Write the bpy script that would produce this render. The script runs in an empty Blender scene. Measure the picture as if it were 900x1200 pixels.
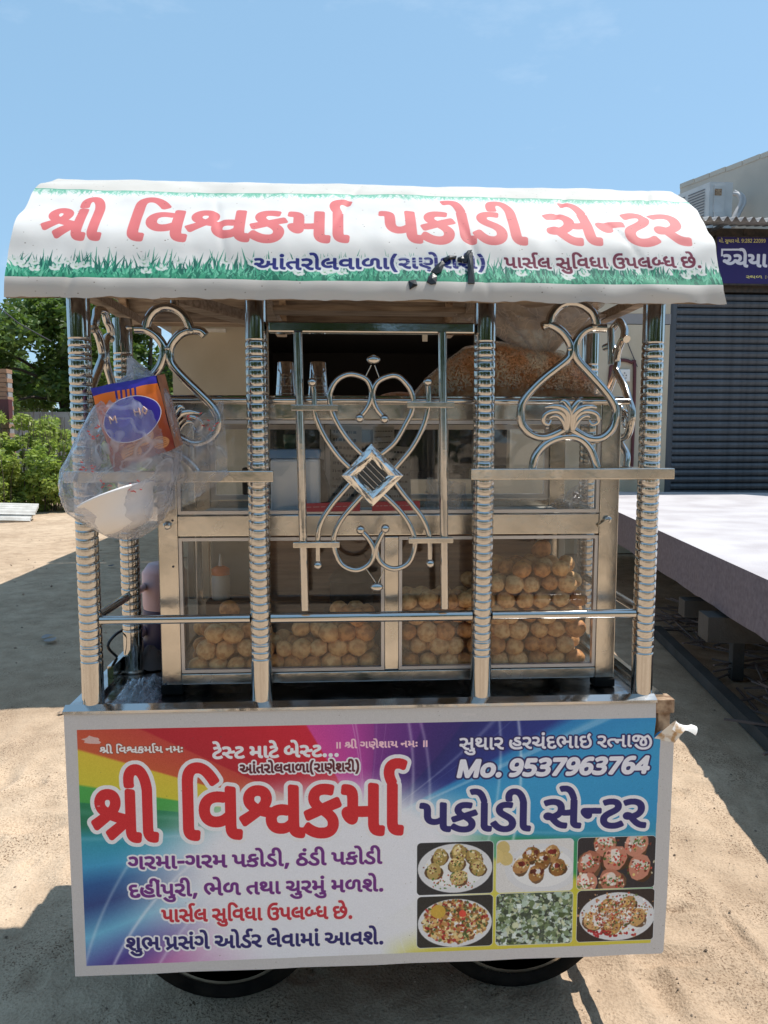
import bpy, math, random
import numpy as np
from mathutils import Vector, Matrix, noise
random.seed(7)
sc = bpy.context.scene
# ---------------------------------------------------------------- camera
CAM = Vector((-.0661, -1.6689, 1.5)); PITCH, YAW = .0952, .0556
cd = bpy.data.cameras.new('camera'); cam = bpy.data.objects.new('camera', cd); sc.collection.objects.link(cam)
cam.location = CAM; cam.rotation_euler = (math.pi/2-PITCH, 0, -YAW)
cd.sensor_fit = 'VERTICAL'; cd.sensor_height = 24; cd.lens = 24*867/1200; cd.clip_start = .05; cd.clip_end = 2000
sc.camera = cam
# ---------------------------------------------------------------- daylight: sky and one sun
SUN = Vector((.40, .10, 1.0)).normalized()
w = bpy.data.worlds.new('World'); sc.world = w; w.use_nodes = True; nt = w.node_tree; nt.nodes.clear()
out = nt.nodes.new('ShaderNodeOutputWorld'); bg = nt.nodes.new('ShaderNodeBackground'); sky = nt.nodes.new('ShaderNodeTexSky')
sky.sky_type = 'NISHITA'; sky.sun_disc = False; sky.sun_elevation = math.asin(SUN.z); sky.sun_rotation = math.atan2(SUN.x, SUN.y)
sky.air_density = 1.0; sky.dust_density = .8; sky.ozone_density = 1.6
tc = nt.nodes.new('ShaderNodeTexCoord'); mp = nt.nodes.new('ShaderNodeMapping'); mp.inputs['Scale'].default_value = (1.2, 1.2, 3.2)
nz = nt.nodes.new('ShaderNodeTexNoise'); nz.inputs['Scale'].default_value = 1.7; nz.inputs['Detail'].default_value = 7; nz.inputs['Roughness'].default_value = .6
rp = nt.nodes.new('ShaderNodeValToRGB'); rp.color_ramp.elements[0].position = .56; rp.color_ramp.elements[0].color = (0, 0, 0, 1); rp.color_ramp.elements[1].position = .80; rp.color_ramp.elements[1].color = (.30, .30, .30, 1)
mx = nt.nodes.new('ShaderNodeMix'); mx.data_type = 'RGBA'; mx.inputs[7].default_value = (10.5, 11.0, 11.4, 1)
nt.links.new(tc.outputs['Generated'], mp.inputs['Vector']); nt.links.new(mp.outputs[0], nz.inputs['Vector']); nt.links.new(nz.outputs[0], rp.inputs[0])
hz = nt.nodes.new('ShaderNodeMix'); hz.data_type = 'RGBA'; hz.inputs[0].default_value = .45; hz.inputs[7].default_value = (4.0, 7.2, 10.2, 1); nt.links.new(sky.outputs[0], hz.inputs[6])
nt.links.new(rp.outputs[0], mx.inputs[0]); nt.links.new(hz.outputs[2], mx.inputs[6]); nt.links.new(mx.outputs[2], bg.inputs[0]); nt.links.new(bg.outputs[0], out.inputs[0])
bg.inputs[1].default_value = .105
sl = bpy.data.lights.new('sun', 'SUN'); sl.energy = 5.0; sl.angle = math.radians(.5); sl.color = (1, .955, .89)
so = bpy.data.objects.new('sun', sl); sc.collection.objects.link(so); so.rotation_euler = SUN.to_track_quat('Z', 'Y').to_euler()
sc.view_settings.view_transform = 'Standard'; sc.view_settings.look = 'None'; sc.view_settings.gamma = 1; sc.view_settings.exposure = .22
sc.cycles.transparent_max_bounces = 24; sc.cycles.max_bounces = 8; sc.cycles.glossy_bounces = 5; sc.cycles.caustics_reflective = False; sc.cycles.caustics_refractive = False
# ---------------------------------------------------------------- helpers
_F = Vector((math.sin(YAW)*math.cos(PITCH), math.cos(YAW)*math.cos(PITCH), -math.sin(PITCH))); _R = Vector((math.cos(YAW), -math.sin(YAW), 0)); _U = _R.cross(_F)
def at(px, py, y):
    """the real place seen at a spot of the photograph, on the upright plane at depth y"""
    d = _F+_R*((px-450)/867)+_U*((600-py)/867)
    return CAM+d*((y-CAM.y)/d.y)
def link(o, parent=None):
    sc.collection.objects.link(o)
    if parent is not None: o.parent = parent
    return o
ORG = {}
def thing(name, label, cat, loc, group=None):
    o = bpy.data.objects.new(name, None); link(o); o.location = loc; o.empty_display_size = .1
    o['label'] = label; o['category'] = cat
    if group: o['group'] = group
    ORG[o.name] = Vector(loc); return o
class MB:
    def __init__(s): s.v = []; s.f = []; s.sm = []; s.uv = None
    def add(s, v, f, smooth=False):
        n = len(s.v); s.v += [tuple(p) for p in v]; s.f += [tuple(i+n for i in q) for q in f]; s.sm += [smooth]*len(f); return s
    def box(s, a, b, bev=0.):
        (x0, y0, z0), (x1, y1, z1) = a, b
        if bev <= 0:
            return s.add([(x0,y0,z0),(x1,y0,z0),(x1,y1,z0),(x0,y1,z0),(x0,y0,z1),(x1,y0,z1),(x1,y1,z1),(x0,y1,z1)], [(0,3,2,1),(4,5,6,7),(0,1,5,4),(1,2,6,5),(2,3,7,6),(3,0,4,7)])
        import bmesh
        bm = bmesh.new(); bmesh.ops.create_cube(bm, size=1)
        for q in bm.verts: q.co = Vector(((x0+x1)/2+q.co.x*(x1-x0), (y0+y1)/2+q.co.y*(y1-y0), (z0+z1)/2+q.co.z*(z1-z0)))
        bmesh.ops.bevel(bm, geom=bm.edges[:], offset=bev, segments=2, affect='EDGES', profile=.5)
        bm.verts.index_update(); s.add([q.co for q in bm.verts], [[q.index for q in f.verts] for f in bm.faces]); bm.free(); return s
    def obox(s, c, ux, uy, uz):
        """box by centre and half axes"""
        c, ux, uy, uz = map(Vector, (c, ux, uy, uz)); P = [c+ux*i+uy*j+uz*k for k in (-1,1) for i, j in ((-1,-1),(1,-1),(1,1),(-1,1))]
        return s.add(P, [(0,3,2,1),(4,5,6,7),(0,1,5,4),(1,2,6,5),(2,3,7,6),(3,0,4,7)])
    def tube(s, path, r, n=10, smooth_path=0, cap=True, flat=1.):
        P = [Vector(p) for p in path]; Rr = list(r) if hasattr(r, '__len__') else [r]*len(P)
        if smooth_path:
            Q = []; q = []
            for i in range(len(P)-1):
                a, b, c, d = P[max(i-1, 0)], P[i], P[i+1], P[min(i+2, len(P)-1)]
                for k in range(smooth_path):
                    t = k/smooth_path; Q.append(.5*((2*b)+(c-a)*t+(2*a-5*b+4*c-d)*t*t+(3*b-a-3*c+d)*t**3)); q.append(Rr[i]*(1-t)+Rr[i+1]*t)
            Q.append(P[-1]); q.append(Rr[-1]); P, Rr = Q, q
        V = []; F = []; T0 = (P[1]-P[0]).normalized(); up = Vector((0, 0, 1)) if abs(T0.z) < .9 else Vector((0, 1, 0)); N = (up-T0*up.dot(T0)).normalized()
        for i, p in enumerate(P):
            T = (P[min(i+1, len(P)-1)]-P[max(i-1, 0)]).normalized(); N = (N-T*N.dot(T)).normalized(); B = T.cross(N)
            for k in range(n):
                a = 2*math.pi*k/n; o = (N*math.cos(a)+B*math.sin(a))*Rr[i]
                if flat != 1.: o.y *= flat
                V.append(p+o)
        for i in range(len(P)-1):
            for k in range(n): F.append((i*n+k, i*n+(k+1) % n, (i+1)*n+(k+1) % n, (i+1)*n+k))
        s.add(V, F, True)
        if cap: s.add(V[:n], [tuple(range(n))[::-1]]); s.add(V[-n:], [tuple(range(n))])
        return s
    def lathe(s, prof, c=(0, 0, 0), n=20, axis='z', smooth=True):
        V = []; F = []; c = Vector(c)
        for r, h in prof:
            for k in range(n):
                a = 2*math.pi*k/n; x, y = r*math.cos(a), r*math.sin(a)
                V.append(c+(Vector((x, y, h)) if axis == 'z' else Vector((x, h, y)) if axis == 'y' else Vector((h, x, y))))
        for i in range(len(prof)-1):
            for k in range(n): F.append((i*n+k, i*n+(k+1) % n, (i+1)*n+(k+1) % n, (i+1)*n+k))
        s.add(V, F, smooth)
        for i in (0, len(prof)-1):
            if prof[i][0] > 1e-5: s.add(V[i*n:(i+1)*n], [tuple(range(n))])
        return s
    def ball(s, c, r, n=12, sq=(1, 1, 1)):
        prof = [(math.sin(math.pi*i/(n//2)), -math.cos(math.pi*i/(n//2))) for i in range(n//2+1)]
        V = []; F = []
        for a, h in prof:
            for k in range(n): t = 2*math.pi*k/n; V.append((c[0]+r*sq[0]*a*math.cos(t), c[1]+r*sq[1]*a*math.sin(t), c[2]+r*sq[2]*h))
        for i in range(n//2):
            for k in range(n): F.append((i*n+k, i*n+(k+1) % n, (i+1)*n+(k+1) % n, (i+1)*n+k))
        return s.add(V, F, True)
    def grid(s, fn, nu, nv, smooth=True, closed=False):
        V = [fn(i/nu, j/nv) for j in range(nv+1) for i in range(nu+1)]
        F = [(j*(nu+1)+i, j*(nu+1)+i+1, (j+1)*(nu+1)+i+1, (j+1)*(nu+1)+i) for j in range(nv) for i in range(nu)]
        return s.add(V, F, smooth)
    def build(s, name, m, parent=None, label=None, kind=None, cat=None, group=None, uv=None, fix=True):
        root = parent
        while root is not None and root.parent is not None: root = root.parent
        o0 = ORG.get(root.name, Vector()) if root is not None else Vector()
        me = bpy.data.meshes.new(name); me.from_pydata([(a-o0.x, b-o0.y, c-o0.z) for a, b, c in s.v], [], s.f)
        me.polygons.foreach_set('use_smooth', s.sm)
        for mm in (m if isinstance(m, list) else [m]): me.materials.append(mm)
        if uv:
            L = me.uv_layers.new(name='UVMap')
            for lp in me.loops:
                L.data[lp.index].uv = uv(s.v[lp.vertex_index], lp.vertex_index)
        if fix:
            import bmesh
            bm = bmesh.new(); bm.from_mesh(me); bmesh.ops.recalc_face_normals(bm, faces=bm.faces); bm.to_mesh(me); bm.free()
        me.update(); o = bpy.data.objects.new(name, me); link(o, parent)
        if label: o['label'] = label
        if kind: o['kind'] = kind
        if cat: o['category'] = cat
        if group: o['group'] = group
        return o
# ---------------------------------------------------------------- materials
def mat(name, col, rough=.6, metal=0., col2=None, scale=12., mixlo=.35, mixhi=.65, bump=0., bscale=60., detail=4., spec=.5, island=0., stretch=None, rvar=0.):
    m = bpy.data.materials.new(name); m.use_nodes = True; n = m.node_tree.nodes; l = m.node_tree.links; b = n['Principled BSDF']
    b.inputs['Roughness'].default_value = rough; b.inputs['Metallic'].default_value = metal; b.inputs['Specular IOR Level'].default_value = spec
    b.inputs['Base Color'].default_value = (*col, 1)
    t = n.new('ShaderNodeTexCoord'); src = t.outputs['Object']
    if stretch:
        mpn = n.new('ShaderNodeMapping'); mpn.inputs['Scale'].default_value = stretch; l.new(src, mpn.inputs[0]); src = mpn.outputs[0]
    cur = None
    if col2:
        z = n.new('ShaderNodeTexNoise'); z.inputs['Scale'].default_value = scale; z.inputs['Detail'].default_value = detail; l.new(src, z.inputs['Vector'])
        mr = n.new('ShaderNodeMapRange'); mr.inputs[1].default_value = mixlo; mr.inputs[2].default_value = mixhi; l.new(z.outputs[0], mr.inputs[0])
        mxx = n.new('ShaderNodeMix'); mxx.data_type = 'RGBA'; mxx.inputs[6].default_value = (*col, 1); mxx.inputs[7].default_value = (*col2, 1); l.new(mr.outputs[0], mxx.inputs[0]); cur = mxx.outputs[2]
    if island:
        g = n.new('ShaderNodeNewGeometry'); hs = n.new('ShaderNodeHueSaturation'); mr = n.new('ShaderNodeMapRange'); mr.inputs[3].default_value = 1-island; mr.inputs[4].default_value = 1+island
        l.new(g.outputs['Random Per Island'], mr.inputs[0]); l.new(mr.outputs[0], hs.inputs['Value'])
        if cur: l.new(cur, hs.inputs['Color'])
        else: hs.inputs['Color'].default_value = (*col, 1)
        cur = hs.outputs[0]
    if cur: l.new(cur, b.inputs['Base Color'])
    if bump:
        z = n.new('ShaderNodeTexNoise'); z.inputs['Scale'].default_value = bscale; z.inputs['Detail'].default_value = 5; l.new(src, z.inputs['Vector'])
        bp = n.new('ShaderNodeBump'); bp.inputs['Strength'].default_value = 1.; bp.inputs['Distance'].default_value = bump; l.new(z.outputs[0], bp.inputs['Height']); l.new(bp.outputs[0], b.inputs['Normal'])
    if rvar:
        z = n.new('ShaderNodeTexNoise'); z.inputs['Scale'].default_value = 9; z.inputs['Detail'].default_value = 6; l.new(t.outputs['Object'], z.inputs['Vector'])
        mr = n.new('ShaderNodeMapRange'); mr.inputs[1].default_value = .3; mr.inputs[2].default_value = .75; mr.inputs[3].default_value = rough-rvar*.5; mr.inputs[4].default_value = rough+rvar; l.new(z.outputs[0], mr.inputs[0]); l.new(mr.outputs[0], b.inputs['Roughness'])
    return m
def see_through(m, amount, tint):
    """leaves let some light through"""
    n = m.node_tree.nodes; l = m.node_tree.links; b = n['Principled BSDF']; o = n['Material Output']; t = n.new('ShaderNodeBsdfTranslucent'); x = n.new('ShaderNodeMixShader'); x.inputs[0].default_value = amount
    t.inputs[0].default_value = (*tint, 1); l.new(b.outputs[0], x.inputs[1]); l.new(t.outputs[0], x.inputs[2]); l.new(x.outputs[0], o.inputs[0])
def film(name, tint, opac, rough=.12, bump=.004, bscale=18., fres=1.5, solid=(.75, .75, .78), crease=0.):
    """clear sheet: glass or thin plastic"""
    m = bpy.data.materials.new(name); m.use_nodes = True; n = m.node_tree.nodes; l = m.node_tree.links; n.clear()
    o = n.new('ShaderNodeOutputMaterial'); tr = n.new('ShaderNodeBsdfTransparent'); tr.inputs[0].default_value = (*tint, 1)
    gl = n.new('ShaderNodeBsdfGlossy'); gl.inputs['Roughness'].default_value = rough; gl.inputs[0].default_value = (.95, .97, 1, 1)
    df = n.new('ShaderNodeBsdfDiffuse'); df.inputs[0].default_value = (*solid, 1); tl = n.new('ShaderNodeBsdfTranslucent'); tl.inputs[0].default_value = (*solid, 1)
    f0 = ((fres-1)/(fres+1))**2; geo = n.new('ShaderNodeNewGeometry'); dt = n.new('ShaderNodeVectorMath'); dt.operation = 'DOT_PRODUCT'; l.new(geo.outputs['Incoming'], dt.inputs[0]); l.new(geo.outputs['Normal'], dt.inputs[1])
    last = dt.outputs['Value']
    for op, a_ in (('ABSOLUTE', None), ('SUBTRACT', 1.), ('POWER', 5.), ('MULTIPLY', 1-f0), ('ADD', f0)):       # same mirror share from both sides of the sheet
        q = n.new('ShaderNodeMath'); q.operation = op
        if op == 'SUBTRACT': q.inputs[0].default_value = 1.; l.new(last, q.inputs[1])
        else:
            l.new(last, q.inputs[0])
            if a_ is not None: q.inputs[1].default_value = a_
        last = q.outputs[0]
    m0 = n.new('ShaderNodeMixShader'); m0.inputs[0].default_value = .5; l.new(df.outputs[0], m0.inputs[1]); l.new(tl.outputs[0], m0.inputs[2])
    m1 = n.new('ShaderNodeMixShader'); m2 = n.new('ShaderNodeMixShader'); l.new(tr.outputs[0], m1.inputs[1]); l.new(m0.outputs[0], m1.inputs[2]); l.new(m1.outputs[0], m2.inputs[1]); l.new(gl.outputs[0], m2.inputs[2]); l.new(last, m2.inputs[0]); l.new(m2.outputs[0], o.inputs[0])
    t = n.new('ShaderNodeTexCoord'); z = n.new('ShaderNodeTexNoise'); z.inputs['Scale'].default_value = bscale; z.inputs['Detail'].default_value = 6; l.new(t.outputs['Object'], z.inputs['Vector'])
    mr = n.new('ShaderNodeMapRange'); mr.inputs[1].default_value = .3; mr.inputs[2].default_value = .75; mr.inputs[3].default_value = opac*.6; mr.inputs[4].default_value = opac*1.6; l.new(z.outputs[0], mr.inputs[0])
    if crease:
        z2 = n.new('ShaderNodeTexNoise'); z2.inputs['Scale'].default_value = bscale*.9; z2.inputs['Detail'].default_value = 2; z2.inputs['Distortion'].default_value = 1.2; l.new(t.outputs['Object'], z2.inputs['Vector']); last2 = z2.outputs[0]
        for op, a_ in (('SUBTRACT', .5), ('ABSOLUTE', 0), ('MULTIPLY', -22.), ('ADD', 1.), ('MAXIMUM', 0.), ('MULTIPLY', crease)):
            q = n.new('ShaderNodeMath'); q.operation = op; l.new(last2, q.inputs[0]); q.inputs[1].default_value = a_; last2 = q.outputs[0]
        q = n.new('ShaderNodeMath'); l.new(last2, q.inputs[0]); l.new(mr.outputs[0], q.inputs[1]); q.use_clamp = True; l.new(q.outputs[0], m1.inputs[0])
    else: l.new(mr.outputs[0], m1.inputs[0])
    if bump:
        bp = n.new('ShaderNodeBump'); bp.inputs['Distance'].default_value = bump; l.new(z.outputs[0], bp.inputs['Height']); l.new(bp.outputs[0], gl.inputs['Normal']); l.new(bp.outputs[0], dt.inputs[1])
    return m
def printed(name, S, rough=.55, bump=.0004, spec=.4, gloss_wave=0.):
    m = bpy.data.materials.new(name); m.use_nodes = True; n = m.node_tree.nodes; l = m.node_tree.links; b = n['Principled BSDF']
    im = n.new('ShaderNodeTexImage'); im.image = to_image(name, S); im.extension = 'EXTEND'; u = n.new('ShaderNodeUVMap'); l.new(u.outputs[0], im.inputs[0]); l.new(im.outputs[0], b.inputs['Base Color'])
    b.inputs['Roughness'].default_value = rough; b.inputs['Specular IOR Level'].default_value = spec
    t = n.new('ShaderNodeTexCoord'); z = n.new('ShaderNodeTexNoise'); z.inputs['Scale'].default_value = 7; z.inputs['Detail'].default_value = 4; l.new(t.outputs['Object'], z.inputs['Vector'])
    bp = n.new('ShaderNodeBump'); bp.inputs['Distance'].default_value = bump*10; l.new(z.outputs[0], bp.inputs['Height']); l.new(bp.outputs[0], b.inputs['Normal'])
    return m
M = dict(
    steel=mat('stainless steel', (.55, .53, .505), .09, 1., bump=.0009, bscale=14, rvar=.10),
    steel2=mat('worn stainless steel', (.68, .64, .58), .20, 1., col2=(.50, .47, .42), scale=7, bump=.0012, bscale=20, rvar=.16),
    alu=mat('aluminium trim', (.62, .60, .60), .42, .75, bump=.0002, bscale=90),
    deck=mat('scratched steel deck', (.50, .51, .53), .16, 1., bump=.0025, bscale=16, rvar=.12),
    rust=mat('rusty iron', (.20, .11, .06), .75, .3, col2=(.50, .36, .24), scale=45, bump=.001, bscale=160),
    iron=mat('dark iron', (.05, .045, .04), .55, .5, col2=(.09, .07, .055), scale=20),
    rubber=mat('tyre rubber', (.008, .008, .008), .9, spec=.12, bump=.0006, bscale=120, col2=(.02, .018, .016), scale=14),
    white=mat('white enamel', (.78, .77, .74), .5, col2=(.66, .63, .58), scale=8, mixlo=.45, mixhi=.8),
    black=mat('black tape', (.012, .012, .014), .32, bump=.0006, bscale=90),
    liner=mat('brown roof lining', (.42, .33, .25), .6, col2=(.22, .16, .12), scale=16, stretch=(.6, 6, 6), bump=.001),
    wood=mat('old brown board', (.34, .20, .12), .7, col2=(.20, .115, .07), scale=5, stretch=(1, 6, 14), bump=.0006),
    greyboard=mat('grey board', (.46, .45, .41), .6, col2=(.38, .37, .33), scale=9),
    puri=mat('fried dough', (.82, .50, .22), .62, col2=(.58, .28, .10), scale=70, mixlo=.42, mixhi=.60, bump=.0026, bscale=150, detail=6),
    grain=mat('puffed rice', (.98, .88, .74), .7, col2=(.90, .52, .28), scale=16, mixlo=.42, mixhi=.6, island=.25),
    heap=mat('reddish snack mix', (.66, .27, .11), .8, col2=(.85, .52, .30), scale=70, bump=.0015, bscale=110),
    glass=film('cabinet glass', (.96, .945, .92), .03, .02, .0003, 3., 1.62, (.5, .47, .42)),
    bag=film('thin clear plastic', (.96, .96, .97), .25, .12, .030, 13., 1.5, (.74, .76, .83), .28),
    bag2=film('wrinkled plastic bag', (.97, .96, .94), .045, .18, .004, 16., 1.3, (.70, .62, .54), .10),
    foam=mat('white foam', (.82, .80, .80), .6, bump=.0004, bscale=50),
    bag3=film('gathered plastic', (.93, .90, .86), .5, .25, .004, 24., 1.3, (.66, .58, .50), .45),
    block=mat('shade-darkened concrete', (.07, .068, .066), .9, col2=(.045, .043, .04), scale=5, bump=.004),  # colour darkened to carry the shade under the stage
    leaf=mat('tree leaf', (.060, .115, .022), .55, island=.55, col2=(.095, .15, .03), scale=.8),
    leaf2=mat('weed leaf', (.20, .29, .06), .5, island=.4, col2=(.32, .34, .09), scale=1.2),
    bark=mat('bark', (.11, .085, .06), .9, col2=(.06, .045, .03), scale=9, bump=.02, bscale=12),
    wall=mat('beige plaster', (.56, .49, .38), .85, col2=(.48, .41, .30), scale=1.3, detail=9, bump=.002, bscale=30),
    wall2=mat('pale plaster', (.60, .565, .50), .85, col2=(.42, .40, .36), scale=.8, detail=8, bump=.002, bscale=20),
    dark=mat('interior shade', (.022, .018, .016), .8),  # near-black colour stands in for the shade indoors
    shutter=mat('blue grey shutter paint', (.085, .098, .115), .55, .1, col2=(.055, .063, .075), scale=2.5, stretch=(6, 1, .6), detail=8),
    slab_shaded=mat('shaded mauve speckled edge', (.185, .165, .195), .85, col2=(.12, .105, .13), scale=38, mixlo=.3, mixhi=.7, detail=8, bump=.003, bscale=70),  # darker than the top: the side's shade is put into its colour
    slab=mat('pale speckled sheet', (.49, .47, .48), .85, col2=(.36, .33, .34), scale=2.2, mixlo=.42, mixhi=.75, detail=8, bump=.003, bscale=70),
    sheetgrey=mat('pale cement', (.60, .585, .55), .9, col2=(.46, .44, .40), scale=5, bump=.004),
    concrete=mat('grey concrete', (.34, .33, .33), .9, col2=(.26, .25, .25), scale=3, bump=.004),
    pink=mat('pink plastic', (.62, .40, .42), .4), violet=mat('violet plastic', (.085, .055, .10), .45),
    blue=mat('pale blue plastic', (.16, .33, .62), .4), milk=mat('milky plastic', (.84, .89, .93), .45, col2=(.70, .78, .88), scale=14),
    green=mat('green tinted glass', (.09, .20, .16), .12), orange=mat('orange plastic', (.85, .22, .05), .35), paper=mat('old paper', (.56, .56, .54), .8, col2=(.42, .42, .40), scale=12),
    ink=mat('ink', (.06, .06, .08), .7), redink=mat('dark red print', (.34, .05, .06), .6), cloth=mat('grey brown cloth', (.17, .13, .12), .9, bump=.003, bscale=30),
    acwhite=mat('off white sheet metal', (.60, .60, .60), .45, col2=(.50, .50, .49), scale=5), acdark=mat('grille shade', (.16, .16, .17), .6),
    insul=mat('pipe insulation', (.45, .45, .46), .7), asbestos=mat('weathered cement sheet', (.42, .40, .38), .85, col2=(.28, .26, .25), scale=4, bump=.003),
    brick=mat('brown brick', (.33, .19, .12), .85, island=.3), maroon=mat('maroon paint', (.10, .025, .03), .6), straw=mat('dry sticks', (.22, .17, .12), .9, island=.3),
    mirror=mat('mirror tile', (.78, .76, .72), .08, 1., bump=.004, bscale=38), mesh=mat('dark wire mesh', (.10, .105, .11), .4, .6), redprint=mat('red print', (.55, .08, .08), .6), cream=mat('cream enamel', (.62, .55, .44), .5),
)
see_through(M['leaf'], .3, (.16, .26, .04)); see_through(M['leaf2'], .42, (.42, .55, .10))
def sand_mat():
    m = bpy.data.materials.new('dry sand'); m.use_nodes = True; n = m.node_tree.nodes; l = m.node_tree.links; b = n['Principled BSDF']
    b.inputs['Roughness'].default_value = .95; b.inputs['Specular IOR Level'].default_value = .1
    t = n.new('ShaderNodeTexCoord')
    def nz(s, d): z = n.new('ShaderNodeTexNoise'); z.inputs['Scale'].default_value = s; z.inputs['Detail'].default_value = d; l.new(t.outputs['Object'], z.inputs['Vector']); return z.outputs[0]
    big, mid, fine = nz(.55, 7), nz(7, 8), nz(120, 3)
    r = n.new('ShaderNodeValToRGB'); e = r.color_ramp.elements; e[0].position = .34; e[0].color = (.42, .31, .215, 1); e[1].position = .66; e[1].color = (.58, .45, .325, 1); l.new(big, r.inputs[0])
    a = n.new('ShaderNodeMix'); a.data_type = 'RGBA'; a.blend_type = 'MULTIPLY'; r2 = n.new('ShaderNodeValToRGB'); e = r2.color_ramp.elements; e[0].position = .3; e[0].color = (.68, .66, .64, 1); e[1].position = .6; e[1].color = (1, 1, 1, 1)
    l.new(mid, r2.inputs[0]); a.inputs[0].default_value = .7; l.new(r.outputs[0], a.inputs[6]); l.new(r2.outputs[0], a.inputs[7])
    c = n.new('ShaderNodeMix'); c.data_type = 'RGBA'; c.blend_type = 'MULTIPLY'; r3 = n.new('ShaderNodeValToRGB'); e = r3.color_ramp.elements; e[0].position = .35; e[0].color = (.7, .68, .66, 1); e[1].position = .55; e[1].color = (1.05, 1.05, 1.05, 1)
    l.new(fine, r3.inputs[0]); c.inputs[0].default_value = .5; l.new(a.outputs[2], c.inputs[6]); l.new(r3.outputs[0], c.inputs[7]); g4, g5 = nz(150, 2), nz(3.2, 5); mk = n.new('ShaderNodeMath'); mk.operation = 'MULTIPLY'; ra = n.new('ShaderNodeMapRange'); ra.inputs[1].default_value = .565; ra.inputs[2].default_value = .61; rb_ = n.new('ShaderNodeMapRange'); rb_.inputs[1].default_value = .42; rb_.inputs[2].default_value = .62
    l.new(g4, ra.inputs[0]); l.new(g5, rb_.inputs[0]); l.new(ra.outputs[0], mk.inputs[0]); l.new(rb_.outputs[0], mk.inputs[1])
    d = n.new('ShaderNodeMix'); d.data_type = 'RGBA'; l.new(mk.outputs[0], d.inputs[0]); l.new(c.outputs[2], d.inputs[6]); d.inputs[7].default_value = (.17, .11, .07, 1); l.new(d.outputs[2], b.inputs['Base Color'])
    s1 = n.new('ShaderNodeMath'); s1.operation = 'MULTIPLY'; s1.inputs[1].default_value = .22; l.new(fine, s1.inputs[0]); s2 = n.new('ShaderNodeMath'); l.new(s1.outputs[0], s2.inputs[0]); l.new(mid, s2.inputs[1])
    bp = n.new('ShaderNodeBump'); bp.inputs['Distance'].default_value = .03; bp.inputs['Strength'].default_value = .8; l.new(s2.outputs[0], bp.inputs['Height']); l.new(bp.outputs[0], b.inputs['Normal'])
    return m
# ---------------------------------------------------------------- ground: one sheet to the horizon, fine near the cart
def ticks(lo, hi, step, far):
    c = list(np.arange(lo, hi+1e-6, step)); s = step; x = hi
    while x < far: s *= 1.22; x += s; c.append(x)
    s = step; x = lo
    while x > -far: s *= 1.22; x -= s; c.insert(0, x)
    return c
_g = random.Random(31); SC = [(_g.uniform(-1.9, 1.9), _g.uniform(.05, 2.0), _g.uniform(.015, .06), _g.uniform(.012, .03), _g.uniform(.004, .012), _g.uniform(0, 3.14)) for _ in range(110)]
def ground_z(x, y):
    if abs(x) > 12 or y > 22 or y < -6: return 0.
    z = .016*noise.noise((x*1.1, y*1.1, 0))+.010*noise.noise((x*4, y*4, 3))+.006*noise.noise((x*11, y*11, 7))
    z += .004*noise.noise((x*26, y*26, 1))
    if abs(x) < 2 and y < 2:
        u, v = x*.8+y*.6, y*.8-x*.6; z += .0035*noise.noise((u*14, v*45, 2))+.002*noise.noise((x*70, y*70, 5))
        for cx, cy, rx, ry, d, t in SC:
            if abs(x-cx) < .15 and abs(y-cy) < .15:
                c, s = math.cos(t), math.sin(t); p, q_ = ((x-cx)*c+(y-cy)*s)/rx, ((y-cy)*c-(x-cx)*s)/ry; e = p*p+q_*q_
                if e < 7: z -= d*math.exp(-e)-d*.6*math.exp(-(math.sqrt(e)-1.5)**2*5)
    for cx, cy, rx, ry, d in ((.90, .33, .10, .035, .022), (.80, .22, .04, .10, .018), (.98, .12, .06, .05, .012), (.95, .55, .12, .02, .016), (1.15, .42, .02, .14, .014), (.84, .74, .10, .03, .013), (-1.02, 1.0, .03, .14, .012), (-1.3, 1.2, .1, .06, .02), (-1.6, 1.6, .05, .1, .02), (-1.25, 1.9, .07, .04, .02)):
        q = ((x-cx)/rx)**2+((y-cy)/ry)**2
        if q < 9: d *= 1.5; z -= d*math.exp(-q)-d*.5*math.exp(-(math.sqrt(q)-1.6)**2*4)
    return z-.012
XS = ticks(-1.9, 1.9, .016, 900); YS = ticks(-.2, 1.6, .016, 900)
g = MB(); V = [(x, y, ground_z(x, y)) for y in YS for x in XS]; nx = len(XS)
g.add(V, [(j*nx+i, j*nx+i+1, (j+1)*nx+i+1, (j+1)*nx+i) for j in range(len(YS)-1) for i in range(nx-1)], True)
SAND = sand_mat()
g.build('ground', SAND, kind='structure', fix=False)
pb = MB(); rr = random.Random(4)
for i in range(4200):
    if i < 3400: x, y = rr.uniform(-1.6, 1.7), rr.uniform(.0, 2.2)
    else: x, y = rr.uniform(-5, 3), rr.uniform(2, 12)
    r = rr.uniform(.001, .0045)**1.0*(1 if i < 3400 else 3.)*(.7 if i % 5 else 1.5); z = ground_z(x, y)+r*.3
    P = [(x+r*rr.uniform(.7, 1.3)*a, y+r*rr.uniform(.7, 1.3)*b, z+r*.7*c) for a, b, c in ((1,0,0),(0,1,0),(-1,0,0),(0,-1,0),(0,0,1),(0,0,-1))]
    pb.add(P, [(0,1,4),(1,2,4),(2,3,4),(3,0,4),(1,0,5),(2,1,5),(3,2,5),(0,3,5)])
pb.build('pebbles', mat('pebble', (.34, .25, .18), .9, island=.6), kind='stuff', fix=False)['label'] = 'small pebbles and clods scattered over the sandy ground'
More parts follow.
